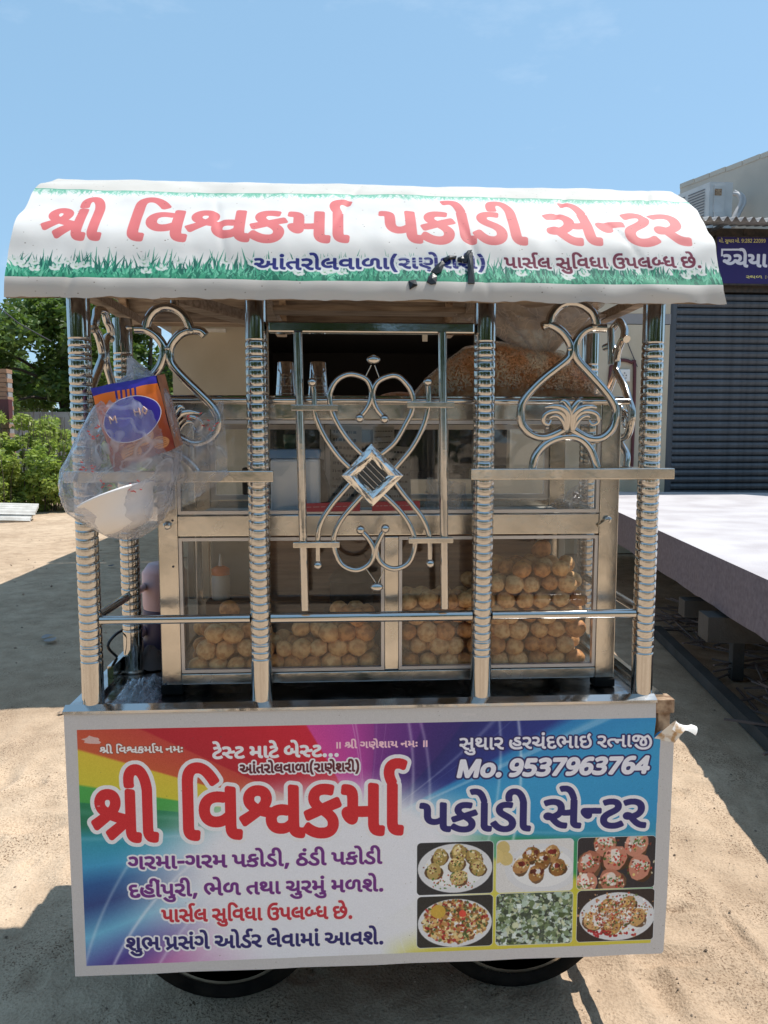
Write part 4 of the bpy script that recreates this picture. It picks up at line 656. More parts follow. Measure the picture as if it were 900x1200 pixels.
# the yard roof carried on posts
cn = thing('yard_canopy', 'low brown sheet canopy over the yard between the shop and the cart', 'canopy', (-.4, 5.4, 0))
cs = MB()
def corr(a, b): y = 2.82+b*5.16; xl_ = float(np.interp(y, (2.8, 3.35, 3.85, 4.4), (-1.78, -2.06, -2.34, -2.5))); x = xl_+a*(1.7-xl_); return (x, y, 2.93+.018*math.sin(x*42)+(.10*b))
cs.grid(corr, 110, 16); cs.build('roof_sheet', M['asbestos'], cn, fix=False)
for k in range(5):
    MB().box(((-1.7, -2.4, -2.46, -2.46, -2.46)[k], 2.95+k*1.22, 2.85+.025*k), (1.68, 3.01+k*1.22, 2.905+.025*k)).build('purlin', M['wood'], cn)
for x in (-2.40, 1.62):
    MB().obox((x, 6.1, 2.84), (.03, 0, 0), (0, 1.85, .05), (0, 0, .03)).build('rafter', M['wood'], cn)
MB().box((1.585, 7.7, 0), (1.655, 7.77, 2.86)).build('canopy_post', M['iron'], cn)
sw = thing('wall_switchboard', 'white socket board on the beige wall with brown conduit looped over it', 'socket', (3.61, 7.99, 2.36))
MB().box((3.53, 7.955, 2.28), (3.70, 7.999, 2.44), .008).build('board', M['white'], sw)
sb_ = MB()
for dx, dz in ((.0, .025), (-.022, -.005), (.022, -.005), (-.018, -.04), (.018, -.04)): sb_.ball((3.625+dx, 7.953, 2.365+dz), .008, 8)
sb_.build('socket_hole', M['ink'], sw)
MB().tube([(3.44, 7.98, 1.2), (3.44, 7.98, 2.35), (3.48, 7.98, 2.49), (3.58, 7.98, 2.56), (3.72, 7.98, 2.53), (3.77, 7.98, 2.42), (3.77, 7.98, 1.0)], .022, 8, 3).build('conduit', M['maroon'], sw)
MB().tube([at(722, 366, 7.97), at(738, 408, 7.97), at(747, 430, 7.97)], .006, 6).ball(at(722, 366, 7.96), .016, 8).build('loose_wire', M['ink'], sw)
# ---------------------------------------------------------------- the shuttered shop to the right
sh = thing('shuttered_shop', 'closed shop with a dark blue grey rolling shutter under a corrugated awning', 'building', (6.6, 8.1, 0))
MB().box((4.23, 8.03, 0), (4.33, 8.12, 4.15)).build('shutter_guide', M['shutter'], sh)
MB().box((4.33, 8.14, 0), (9.4, 8.3, 4.3)).build('wall', M['dark'], sh)
slatme = None
for k in range(37):
    z = .02+k*.0925
    m_ = MB(); prof = [(8.05, 0), (8.032, .018), (8.024, .045), (8.032, .072), (8.052, .083), (8.068, .0855)]
    m_.grid(lambda a, b: (4.33+a*5.0, prof[min(5, int(round(b*5)))][0], z+prof[min(5, int(round(b*5)))][1]), 1, 5, False)
    if slatme is None:
        o = m_.build('shutter_slat', M['shutter'], sh, fix=False); slatme = o; z00 = z
    else:
        o = slatme.copy(); link(o, sh); o.location.z = z-z00
MB().box((4.25, 8.0, 3.45), (9.4, 8.1, 3.56)).build('shutter_box', M['iron'], sh)
MB().box((4.3, 7.93, 4.14), (9.4, 7.99, 4.24)).box((5.13, 7.92, 4.14), (5.15, 7.93, 4.24)).build('lintel_beam', M['iron'], sh)
aw = MB()
aw.grid(lambda a, b: (4.30+a*5.1, 7.45+b*.66, 4.215+.13*b+.030*math.sin((4.30+a*5.1)*57)), 560, 1)
aw.build('awning_sheet', M['asbestos'], sh, fix=False)
for x in (4.6, 5.9, 7.2, 8.5): MB().box((x, 7.5, 4.13), (x+.04, 8.1, 4.17)).build('awning_bracket', M['iron'], sh)
up = MB(); A_ = at(797, 222, 10.5); B_ = at(900, 182, 9.1); dr = (B_-A_); C_ = B_+dr*1.6
nrm = Vector((dr.y, -dr.x, 0)).normalized()*-.2
up.add([(A_.x, A_.y, 3.0), (C_.x, C_.y, 3.0), (C_.x, C_.y, 5.66), (A_.x, A_.y, 5.60), (A_.x+nrm.x, A_.y+nrm.y, 3.0), (C_.x+nrm.x, C_.y+nrm.y, 3.0), (C_.x+nrm.x, C_.y+nrm.y, 5.66), (A_.x+nrm.x, A_.y+nrm.y, 5.60)], [(0,1,2,3),(7,6,5,4),(0,4,5,1),(3,2,6,7),(0,3,7,4),(1,5,6,2)])
up.build('upper_wall', M['wall2'], sh)
cp = MB()
for k in range(14):
    a = A_.lerp(C_, k/14); b = A_.lerp(C_, (k+.94)/14); h = 5.62+.008*random.random(); c = (a+b)/2
    cp.obox((c.x+nrm.x*.5, c.y+nrm.y*.5, h), (b-a)*.5, nrm*.55, (0, 0, .035))
cp.build('coping', M['wall2'], sh)
sg = thing('shop_sign', 'violet painted shop sign board with white and yellow Gujarati lettering above the shutter', 'sign', (6.1, 7.92, 3.85))
sx0 = at(838, 306, 7.9).x
MB().box((sx0, 7.905, 3.52), (sx0+2.6, 7.93, 4.14)).build('frame', M['iron'], sg)
mm = printed('shop sign print', shopsign_sheet(), .5)
MB().add([(sx0+.02, 7.9, 3.54), (sx0+2.58, 7.9, 3.54), (sx0+2.58, 7.9, 4.12), (sx0+.02, 7.9, 4.12)], [(0, 1, 2, 3)]).build('printed_face', mm, sg, uv=lambda v, i: ((v[0]-sx0)/2.6, (v[2]-3.52)/.62), fix=False)
ac = thing('air_conditioner', 'off white outdoor air conditioner unit on the wall above the corrugated awning', 'air conditioner', (5.3, 9.1, 4.55))
fa, fb = at(830, 262, 9.05), at(857, 262, 9.05); zt_, zb_ = at(830, 213, 9.05).z, at(830, 262, 9.05).z-.12
fx, fw = fa.x, fb.x-fa.x; bx_ = at(803, 240, 9.75).x
def sk(x, y, z): return (x-(y-9.05)*.35, y, z)
acb = MB()
P = [sk(fx, 9.05, zb_), sk(fx+fw, 9.05, zb_), sk(fx+fw, 9.85, zb_), sk(fx, 9.85, zb_), sk(fx, 9.05, zt_), sk(fx+fw, 9.05, zt_), sk(fx+fw, 9.85, zt_), sk(fx, 9.85, zt_)]
acb.add(P, [(0,3,2,1),(4,5,6,7),(0,1,5,4),(1,2,6,5),(2,3,7,6),(3,0,4,7)]); acb.build('casing', M['acwhite'], ac)
MB().box((fx+fw*.18, 9.035, zt_-.42), (fx+fw*.64, 9.048, zt_-.05)).build('service_panel', M['acwhite'], ac)
MB().box((fx+fw*.2, 9.03, zt_-.19), (fx+fw*.5, 9.034, zt_-.10)).build('rating_plate', M['rust'], ac)
MB().box((fx+fw*.2, 9.0, zb_+.05), (fx+fw*.62, 9.034, zb_+.27)).build('valve_cover', M['acwhite'], ac)
lv = MB()
for k in range(15):
    z = zb_+.05+k*(zt_-zb_-.1)/15
    for j in range(2):
        y0 = 9.12+j*.36; lv.add([sk(fx-.012, y0, z), sk(fx-.012, y0+.3, z), sk(fx-.012, y0+.3, z+.018), sk(fx-.012, y0, z+.018)], [(0, 1, 2, 3)])
lv.build('side_louvre', M['acdark'], ac)
for k, (dx, r) in enumerate(((0, .030), (.06, .022), (.03, .018))):
    MB().tube([at(855, 262, 9.1)+Vector((dx, 0, -.05)), at(862, 250, 9.15)+Vector((dx, 0, 0)), at(868, 238, 9.2)+Vector((dx, 0, 0)), at(866, 229, 9.25)+Vector((dx, 0, 0)), at(859, 227, 9.3)+Vector((dx*.5, 0, .02*k))], r, 8, 4).build('pipe', M['insul'], ac)
# ---------------------------------------------------------------- mauve stage on the right
st = thing('market_stage', 'long low stage with a thick shaded mauve speckled edge and sunlit top, right of the cart', 'stage', (3.4, 3.5, 0))
e0 = Vector((1.75, .55, 0)); e1 = Vector((2.93, 7.82, 0)); dn = (e1-e0).normalized(); pr_ = Vector((dn.y, -dn.x, 0))
def wob(t): return .010*math.sin(t*9)+.006*math.sin(t*23+1)
tp = MB()
def stg(a, b):
    t = a*(e1-e0).length; p = e0+dn*t
    if b < .5: u = b*2; return (p.x+wob(t)*.4, p.y, .56+.29*u-wob(t)*.6*(1-u))
    u = (b-.5)*2; q = p+pr_*(u*4.2); return (q.x, q.y, .85+.004*math.sin(t*3)*u)
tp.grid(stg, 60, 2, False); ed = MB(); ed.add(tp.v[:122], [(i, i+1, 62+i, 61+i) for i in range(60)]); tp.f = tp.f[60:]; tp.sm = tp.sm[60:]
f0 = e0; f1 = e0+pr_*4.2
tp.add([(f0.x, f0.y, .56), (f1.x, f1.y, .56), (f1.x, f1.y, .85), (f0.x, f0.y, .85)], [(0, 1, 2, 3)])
tp.build('covering_sheet', M['slab'], st, fix=False); ed.build('edge_band', M['slab_shaded'], st, fix=False)
MB().obox(e0+dn*3.65+pr_*2.12+Vector((0, 0, .70)), dn*3.6, pr_*2.06, (0, 0, .12)).build('deck', M['concrete'], st)
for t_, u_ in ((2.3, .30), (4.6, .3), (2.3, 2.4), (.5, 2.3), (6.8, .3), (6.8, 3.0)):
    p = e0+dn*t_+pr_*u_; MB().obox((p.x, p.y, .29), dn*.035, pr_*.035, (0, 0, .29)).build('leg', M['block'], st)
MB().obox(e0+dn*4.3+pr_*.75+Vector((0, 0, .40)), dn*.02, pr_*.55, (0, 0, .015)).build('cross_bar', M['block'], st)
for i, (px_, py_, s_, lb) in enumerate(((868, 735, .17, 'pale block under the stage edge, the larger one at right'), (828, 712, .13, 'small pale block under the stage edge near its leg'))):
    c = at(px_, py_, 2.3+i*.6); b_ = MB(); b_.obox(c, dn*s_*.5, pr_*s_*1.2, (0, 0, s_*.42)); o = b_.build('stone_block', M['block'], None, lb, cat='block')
stk = MB(); r_ = random.Random(9)
for k in range(520):
    x, y = r_.uniform(1.9, 4.2), r_.uniform(1.4, 4.5)
    if (x-e0.x) < (y-e0.y)*.165+.2: continue
    a = r_.uniform(0, 3.14); L_ = r_.uniform(.1, .45); z = r_.uniform(.01, .12)
    stk.obox((x, y, z), (L_*math.cos(a), L_*math.sin(a), r_.uniform(-.05, .05)), (-.006*math.sin(a), .006*math.cos(a), 0), (0, 0, .005))
stk.build('dry_sticks', M['cloth'], kind='stuff')['label'] = 'tangle of dry sticks and scraps on the ground under the stage'
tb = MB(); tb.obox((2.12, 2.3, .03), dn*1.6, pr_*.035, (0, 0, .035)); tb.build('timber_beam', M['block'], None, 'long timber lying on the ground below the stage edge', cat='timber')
# ---------------------------------------------------------------- vegetation
def leaves(mb_n, clumps, size, seed, flat=.0, tri=False):
    """clumps: (centre, radius, count); returns arrays of leaf quads"""
    rg = np.random.default_rng(seed); V = []
    for c, r, n in clumps:
        d = rg.normal(0, 1, (n, 3)); d /= np.linalg.norm(d, axis=1)[:, None]; rad = r*rg.uniform(.35, 1.05, n)[:, None]**.7
        p = np.array(c)+d*rad*np.array((1, 1, .8))
        a = rg.normal(0, 1, (n, 3)); a[:, 2] *= .55; a /= np.linalg.norm(a, axis=1)[:, None]; b = np.cross(a, rg.normal(0, 1, (n, 3))); b /= np.linalg.norm(b, axis=1)[:, None]
        s = size*rg.uniform(.55, 1.3, n)[:, None]; V.append(np.stack([p-a*s, p+b*s*.42, p+a*s, p-b*s*.42], 1))
    V = np.concatenate(V); n = len(V); me = bpy.data.meshes.new('foliage'); me.from_pydata(V.reshape(-1, 3).tolist(), [], np.arange(n*4).reshape(-1, 4).tolist()); me.update(); return me
def tree(label, base, h, rad, seed, n=9000, leaf=.11, group=None, m=None, cat='tree', trunk=.18, nclump=46, low=.25):
    r = random.Random(seed); t = thing('tree', label, cat, base, group)
    cl = []
    for k in range(nclump):
        a = r.uniform(0, 6.28); q = math.sqrt(r.random()); zz = r.uniform(low, 1); wd = math.sin(math.pi*min(1, max(.08, (zz-low*.6)/(1.12-low*.6))))**.6
        cl.append(((rad*q*wd*math.cos(a), rad*q*wd*math.sin(a), h*zz*(1-.12*q)), rad*r.uniform(.14, .30), 0))
    tot = sum(c[1]**2 for c in cl); cl = [(c, q, max(20, int(n*q*q/tot))) for c, q, _ in cl]
    me = leaves(0, cl, leaf, seed); me.materials.append(m or M['leaf']); o = bpy.data.objects.new('crown', me); link(o, t)
    tk = MB(); B = Vector(base); tk.tube([B, B+Vector((.1, 0, h*.25)), B+Vector((-.05, .1, h*.5)), B+Vector((.1, 0, h*.8))], [trunk, trunk*.75, trunk*.5, trunk*.15], 8, 3)
    for k in range(10):
        c = Vector(cl[k*4 % len(cl)][0]); s0 = Vector((0, 0, h*r.uniform(.2, .5))); tk.tube([B+s0, B+s0.lerp(c, .5)+Vector((0, 0, .2)), B+c], [trunk*.4, trunk*.22, trunk*.06], 6, 2)
    tk.build('trunk', M['bark'], t); return t
def tree_copy(src, loc, rz, s, label, group=None):
    r = src.copy(); link(r); r.location = loc; r.rotation_euler = (0, 0, rz); r.scale = (s, s, s); r['label'] = label
    if group: r['group'] = group
    for c in list(src.children): d = c.copy(); link(d, r)
    return r
T1 = tree('broad dark green tree behind the weeds, left of the cart posts', (-8.3, 21, 0), 6.3, 2.7, 3, 15000, .13)
T2 = tree('dark green tree seen between the left posts beside the beige wall', (-5.9, 21.5, 0), 6.4, 2.4, 8, 13000, .13)
tree_copy(T1, (-12.6, 25, 0), 2.1, .85, 'smaller tree at the far left edge behind the brick pillar')
# trees and scrub on the far side of the yard, seen only as reflections in the steel and glass
for k, (x, y, s) in enumerate(((-8.5, -11, 1.0), (-5.2, -12.5, 1.1), (-1.8, -11.5, .95), (1.6, -12.2, 1.1), (4.9, -11, 1.0), (8.4, -12, 1.1), (12, -11, 1.0), (-12.5, -11, 1.1), (-14, -4, 1.1), (15, -4, 1.1))):
    tree_copy(T1 if k % 2 else T2, (x, y, 0), k*1.3, s, '%s tree of the row across the yard facing the cart' % ('third', 'fourth', 'fifth', 'sixth', 'seventh', 'eighth', 'ninth', 'second', 'leftmost', 'rightmost')[k], 'trees across the yard')
r = random.Random(2)
for k, (x, y, h_, wd, lb) in enumerate(((-7.7, 14.6, 1.75, .8, 'bushy green weeds at the left edge of the yard behind the cement sheets'), (-6.85, 15.2, 2.15, .62, 'tall yellowish green weeds in front of the dark tree'), (-6.35, 14.7, 1.65, .55, 'low leafy weeds reaching down to the sand'), (-5.75, 15.1, 2.1, .6, 'leafy green bush just left of the front left post'), (-5.1, 15.4, 1.8, .6, 'green bush behind the front left post'), (-9.2, 15.8, 2.0, .9, 'green bush outside the left edge behind the others'), (-4.3, 16.4, 1.5, .7, 'low bush behind the hanging plastic bag'), (-8.1, 15.4, 2.2, .8, 'tall green bush at the left edge in front of the brick pillar'), (-6.6, 16.0, 2.0, .7, 'green bush against the grey compound wall'), (-7.3, 14.3, 1.2, .5, 'small bush just behind the pile of cement sheets'))):
    t = thing('weed_bush', lb, 'bush', (x, y, 0))
    cl = []
    for q in range(26):
        a = r.uniform(0, 6.28); d = wd*math.sqrt(r.random()); zz = r.uniform(.04, 1); cl.append(((d*math.cos(a)*(1.1-.5*zz), d*math.sin(a), h_*zz*.93), r.uniform(.14, .26), 130))
    me = leaves(0, cl, .06, 40+k); me.materials.append(M['leaf2']); link(bpy.data.objects.new('foliage', me), t)
    sm = MB()
    for q in range(16):
        a = r.uniform(0, 6.28); d = wd*r.random()*.8; p = Vector((x+d*math.cos(a), y+d*math.sin(a), 0)); sm.tube([p, p+Vector((r.uniform(-.1, .1), 0, h_*.6)), p+Vector((r.uniform(-.2, .2), 0, h_*1.03))], [.012, .008, .004], 5)
    sm.build('stem', M['bark'], t)
MB().box((-16, 19.2, 0), (-3.2, 19.4, 2.3)).build('compound_wall', M['concrete'], None, 'grey compound wall between the weeds and the trees', cat='wall')
pl = thing('brick_pillar', 'brown brick pillar with a maroon post box at the left edge', 'pillar', (-8.2, 16.2, 0))
px0 = at(-16, 430, 16).x; px1 = at(8, 430, 16).x
for k in range(30):
    z = .02+k*.105
    for j in range(2):
        a = px0+(px1-px0)*j*.5+(.0 if k % 2 else -.04); b = a+(px1-px0)*.47
        MB().box((a, 16.0+.01*((k+j) % 3), z), (b, 16.3, z+.092)).build('brick', M['brick'], pl)
MB().box((px0+.02, 16.06, 0), (px1-.02, 16.28, 3.12)).build('mortar_core', M['concrete'], pl)
qa, qb = at(5, 468, 15.8), at(11, 494, 15.8)
MB().box((qa.x-.1, 15.75, qb.z), (qb.x+.02, 15.95, qa.z)).build('post_box', M['maroon'], pl)
cb = [('white cement roofing sheet at the top of the pile on the left edge', 0), ('white cement roofing sheet in the middle of the pile on the left edge', 1), ('white cement roofing sheet at the bottom of the pile on the left edge', 2)]
for lb, k in cb:
    s_ = MB(); z = .36-.12*k; q0 = Vector((-8.3, 12.6-.16*k, z+.02)); q1 = Vector((-6.02-.02*k, 13.15-.2*k, z-.10))
    dd = q1-q0; s_.grid(lambda a, b: tuple(q0+dd*a+Vector((.10, -.45, -.12))*b+Vector((0, 0, .035*math.sin(b*24+k)))), 2, 24)
    s_.grid(lambda a, b: tuple(q0+dd*a+Vector((.10, -.45, -.12))*b+Vector((0, 0, .035*math.sin(b*24+k)-.012))), 2, 24)
    s_.build('cement_sheet', M['sheetgrey'], None, lb, cat='roofing sheet', fix=False)
MB().tube([at(-60, 320, 17), at(0, 361, 16.5), at(22, 379, 16.5), at(60, 400, 18)], .014, 5).build('overhead_cable', M['ink'], None, 'thin black cable sagging past the treetop at left', cat='cable')
lt = MB(); r = random.Random(12)
for (px_, py_) in ((142, 642), (137, 633), (131, 664), (60, 752), (55, 748)):
    d = _F+_R*((px_-450)/867)+_U*((600-py_)/867); p = CAM+d*(-1.5/d.z)
    o = MB(); c = r.uniform(.03, .05); o.add([(p.x+c*math.cos(t)*r.uniform(.6, 1.6), p.y+c*1.5*math.sin(t)*r.uniform(.6, 1.2), .012+.01*r.random()) for t in [k*.785 for k in range(8)]], [tuple(range(8))])
    o.build('litter_scrap', M['ink'] if py_ < 700 else M['concrete'], None, {142: 'middle of three dark litter scraps on the shaded sand left of the cart', 137: 'upper dark litter scrap on the shaded sand left of the cart', 131: 'lowest dark litter scrap on the shaded sand left of the cart', 60: 'grey litter scrap on the shaded sand at left, the nearer one', 55: 'grey litter scrap on the shaded sand at left, the farther one'}[px_], cat='litter', fix=False)
# ---------------------------------------------------------------- the food cart
cart = thing('food_cart', 'white snack cart with a curved printed roof, ringed steel posts and a colourful Gujarati signboard', 'food cart', (0, .42, 0))
XL, XR, ZT, ZB = -.7023, .7210, .8828, .2457
# signboard: printed sheet on a thin panel with its top right corner torn away
def board_z(x): return .004*math.sin(x*5+1)+.002*math.sin(x*17)
out_ = [(XL, ZT)]+[(XL+(1.378)*k/16, ZT+.0012*math.sin(k*1.7)) for k in range(1, 16)]+[(XL+1.376, ZT), (XL+1.3775, ZT-.045), (XL+1.374, ZT-.09), (XL+1.384, ZT-.078), (XL+1.396, ZT-.072), (XL+1.41, ZT-.085), (XR, ZT-.10), (XR-.001, .55), (XR-.002, .40), (XR-.006, ZB+.006), (XR-.011, ZB)]+[(XR-.011-(1.4113)*k/16, ZB+.001*math.sin(k*2.1)) for k in range(1, 16)]+[(XL+.001, ZB)]
sb = MB(); n_ = len(out_)
sb.add([(x, -.001, z) for x, z in out_], [tuple(range(n_))])
sb.add([(x, -.001, z) for x, z in out_]+[(x, .006, z) for x, z in out_], [(i, (i+1) % n_, n_+(i+1) % n_, n_+i) for i in range(n_)]+[tuple(range(2*n_-1, n_-1, -1))])
signmat = printed('signboard print', signboard_sheet(), .5, bump=.0002)
sb.build('signboard', signmat, cart, 'rainbow printed signboard with Gujarati menu, phone number and six food pictures', uv=lambda v, i: ((v[0]-XL)/1.4233, (v[2]-ZB)/.6371))
fl = MB()
def flap(a, b):
    # curled corner of the sheet, hinged on the tear
    p0 = Vector((XL+1.374, -.002, ZT-.088)).lerp(Vector((XR, -.002, ZT-.10)), a); ang = b*2.6; r_ = .034
    d = Vector((.50, 0, .55)).normalized(); rise = r_*math.sin(ang)*1.5+.020*b; outw = -r_*(1-math.cos(ang))*.55
    q = p0+d*rise+Vector((.004*math.sin(a*9+b*5), outw, .006*math.sin(a*7+b*3)*b)); return tuple(q)
fl.grid(flap, 8, 10); fl.build('torn_corner', mat('peeling white sheet', (.78, .76, .72), .6, col2=(.45, .28, .14), scale=38, mixlo=.48, mixhi=.60), cart, 'torn curled corner of the signboard showing glue and rust', fix=False)
# deck and its lips
MB().box((XL+.004, .012, .862), (XR-.02, .86, .8805)).build('deck', M['deck'], cart)
fs = MB(); fs.add([(XL-.002, -.005, .8835), (XR-.045, -.005, .8835), (XR-.045, -.004, .8895), (XL-.002, -.004, .8895), (XL-.002, .016, .8985), (XR-.045, .016, .8985), (XR-.045, .021, .8835), (XL-.002, .021, .8835)], [(0, 1, 2, 3), (3, 2, 5, 4), (4, 5, 6, 7), (7, 6, 1, 0), (0, 3, 4, 7), (1, 6, 5, 2)]); fs.build('front_strip', M['steel'], cart)
MB().box((XL+.002, .024, .8815), (XL+.05, .85, .893)).build('side_strip', M['steel'], cart)
MB().box((XL+.03, .22, .8935), (XL+.045, .84, .925)).build('side_lip', M['steel'], cart)
MB().box((XR-.063, .024, .8815), (XR-.018, .85, .893)).build('side_strip', M['steel'], cart)
MB().box((XR-.052, .10, .8935), (XR-.040, .84, .915)).build('side_lip', M['steel'], cart)
MB().box((XR-.045, .006, .853), (XR+.002, .05, .8865), .002).build('corner_bracket', M['rust'], cart, 'rusty corner bracket with peeling white paint')
MB().box((XL+.006, .008, .85), (XR-.05, .011, .8825)).build('edge_backing', M['iron'], cart)
for x in (XL+.012, XR-.034):
    for y in (.012, .80): MB().box((x, y, .262), (x+.028, y+.028, .852)).build('corner_upright', M['rust'], cart)
for y in (.014, .805): MB().box((XL+.045, y, .26), (XR-.04, y+.024, .284)).build('lower_rail', M['iron'], cart)
for x in (XL+.012, XR-.034): MB().box((x, .045, .258), (x+.022, .795, .282)).build('lower_rail', M['iron'], cart)
MB().box((XL+.05, .06, .286), (XR-.06, .80, .292)).build('bottom_board', M['wood'], cart)
R_W = .268
def wheel(x, y):
    wb = MB(); wb.lathe([(R_W-.055, y-.016), (R_W-.038, y-.018), (R_W-.036, y), (R_W-.038, y+.018), (R_W-.055, y+.016), (R_W-.055, y-.016)], (x, 0, R_W-.006), 48, 'y')
    wob_ = wb.build('wheel', M['steel2'], cart)
    t = MB(); t.lathe([(R_W-.026+.026*math.cos(a), y+.026*math.sin(a)) for a in [k*math.pi/6 for k in range(13)]], (x, 0, R_W-.006), 56, 'y'); t.build('tyre', M['rubber'], wob_)
    h = MB(); h.lathe([(.0, y-.05), (.03, y-.05), (.03, y-.03), (.018, y-.02), (.018, y+.02), (.03, y+.03), (.03, y+.05), (0, y+.05)], (x, 0, R_W-.006), 20, 'y'); h.build('hub', M['iron'], wob_)
    for k in range(18):
        a = k*math.pi/9; s_ = 1 if k % 2 else -1; c = Vector((x, y, R_W-.006))
        if k == 0: pass
        MB().tube([c+Vector((.025*math.cos(a+.5*s_), .03*s_, .025*math.sin(a+.5*s_))), c+Vector(((R_W-.05)*math.cos(a), 0, (R_W-.05)*math.sin(a)))], .0018, 5).build('spoke', M['steel2'], wob_)
for x, y in ((.405, .235), (-.385, .235), (.405, .66), (-.385, .66)): wheel(x, y)
for y in (.18, .66): MB().tube([(-.52, y, R_W-.006), (.54, y, R_W-.006)], .012, 10).build('axle', M['iron'], cart)
for x in (-.52, .54):
    MB().box((x-.012, .10, .262), (x+.012, .75, .30)).build('axle_bearer', M['iron'], cart)
# ringed posts
PZ0, PZ1 = .8815, 1.815
def post_mesh(rad=.0245):
    m = MB(); nseg = 30; zs = []; z = 0
    L_ = PZ1-PZ0
    lo, hi = .10, L_-.088
    def prof(zz, a):
        r = rad
        if lo < zz < hi:
            if zz < lo+.05 or zz > hi-.045:
                q = ((zz-lo) % .0165)/.0165; r += .0005*math.sin(math.pi*q)-.0018*math.exp(-(min(q, 1-q)/.10)**2)
            else:
                q = ((zz-.0190*a/(2*math.pi)*.4) % .0190)/.0190; r += .0005*math.sin(math.pi*q)-.0018*math.exp(-(min(q, 1-q)/.085)**2)
        return r
    zz = 0
    while zz <= L_:
        zs.append(zz); zz += .0012 if lo-.002 < zz < hi+.002 else .012
    zs.append(L_)
    V = []; F = []
    for zz in zs:
        for k in range(nseg):
            a = 2*math.pi*k/nseg; aa = (a+math.pi/2) % (2*math.pi); aw_ = aa if aa < math.pi else 2*math.pi-aa
            r = prof(zz, aw_*2); V.append((r*math.cos(a), r*math.sin(a), zz))
    for i in range(len(zs)-1):
        for k in range(nseg): F.append((i*nseg+k, i*nseg+(k+1) % nseg, (i+1)*nseg+(k+1) % nseg, (i+1)*nseg+k))
    m.add(V, F, True); return m
pm = post_mesh(); YP = .0357
POSTS = [(-.6474, YP), (-.2583, YP), (.26, YP), (.6526, YP), (-.633, .315), (.668, .52)]
first = None
for x, y in POSTS:
    if first is None:
        first = pm.build('post', M['steel'], None, fix=False); first.parent = cart; o = first
        ring = MB().lathe([(.028, 0), (.030, .002), (.030, .005), (.0255, .007)], (0, 0, 0), 24).build('base_ring', M['steel2'], None, fix=False); ring.parent = first
    else:
        o = first.copy(); link(o, cart); rg_ = ring.copy(); link(rg_, o)
    o.location = Vector((x, y, PZ0))-ORG[cart.name]
for (x0, x1) in ((-.6474+.024, -.2583-.024), (-.2583+.024, .26-.024), (.26+.024, .6526-.024)):
    MB().tube([(x0, YP-.004, 1.0912), (x1, YP-.004, 1.0912)], .0105 if x0 < -.3 or x0 > .2 else .0125, 12).build('front_rail', M['steel'], cart)
MB().tube([(-.645, YP+.02, 1.0912), (-.635, .30, 1.0912)], .011, 12).build('side_rail', M['steel'], cart)
MB().tube([(.654, YP+.02, 1.0912), (.666, .50, 1.0912)], .011, 12).build('side_rail', M['steel'], cart)
MB().tube([(-.630, .335, 1.0912), (-.62, .80, 1.0912)], .011, 12).build('side_rail', M['steel'], cart)
def shelf(pa, pb, y0=-.016, y1=.010, h=.0125):
    a, b = at(*pa, y0), at(*pb, y0); z = (a.z+b.z)/2
    MB().box((a.x, y0, z-h), (b.x, y1, z+h), .002).build('shelf_bar', M['steel2'], cart)
shelf((74, 560), (320, 557.5)); shelf((552, 556.5), (791, 554.5))
MB().box((-.655, .05, 1.412), (-.63, .33, 1.436), .002).build('shelf_bar', M['steel2'], cart)
MB().box((.642, .05, 1.412), (.668, .52, 1.436), .002).build('shelf_bar', M['steel2'], cart)
a, b = at(313, 383.5, .03), at(557, 383.5, .03)
MB().box((a.x+.003, .018, a.z-.0125), (b.x-.003, .042, a.z+.0125), .004).build('top_rail', M['steel'], cart)
for pa, pb in (((349, 390), (357.5, 715)), ((518.5, 390), (521, 713))):
    MB().tube([at(*pa, .012), at(*pb, .012)], .0098, 12).build('grille_bar', M['steel'], cart)
for pa, pb in (((341, 478.5), (396, 477)), ((477, 475), (532, 473.5)), ((343.5, 639), (398, 638)), ((479, 634), (531, 632.5))):
    a, b = at(*pa, -.004), at(*pb, -.004); MB().box((a.x, -.008, (a.z+b.z)/2-.0065), (b.x, .004, (a.z+b.z)/2+.0065), .0015).build('grille_clip', M['steel2'], cart)
def scroll(pts, o, s, r, y, name='scroll', par=None):
    P = [at(o[0]+x/s, o[1]+z/s, y) for x, z in pts]
    return MB().tube(P, r, 12, 5).build(name, M['steel'], par or cart)
Z4 = ((280, 340), 2.8125); Zb = ((335, 590), 4.5)
yo = .012
scroll([(397, 420), (425, 385), (438, 342), (425, 300), (395, 282), (360, 278), (325, 295), (303, 330), (300, 370), (310, 410), (340, 465), (375, 510), (415, 550)], *Z4, .0062, yo)
scroll([(480, 422), (452, 388), (441, 345), (455, 305), (490, 285), (525, 285), (560, 320), (575, 360), (570, 400), (550, 440), (515, 500), (470, 540)], *Z4, .0062, yo)
scroll([(242, 306), (248, 340), (250, 400), (262, 440), (290, 495), (330, 550), (370, 590)], *Z4, .0062, yo-.0)
scroll([(622, 306), (626, 345), (622, 400), (603, 460), (570, 520), (525, 575), (510, 590)], *Z4, .0062, yo)
scroll([(342, -108), (290, -50), (240, 10), (190, 90), (170, 170), (170, 325)], *Zb, .0062, yo)
scroll([(578, -108), (620, -50), (670, 10), (722, 80), (755, 170), (760, 315)], *Zb, .0062, yo)
scroll([(420, -60), (350, 15), (290, 90), (255, 170), (258, 245), (295, 322), (370, 352), (438, 320), (465, 255), (442, 195), (398, 145)], *Zb, .0062, yo)
scroll([(500, -60), (580, 15), (640, 90), (675, 170), (678, 240), (645, 315), (570, 345), (502, 312), (476, 240), (500, 175), (525, 135)], *Zb, .0062, yo)
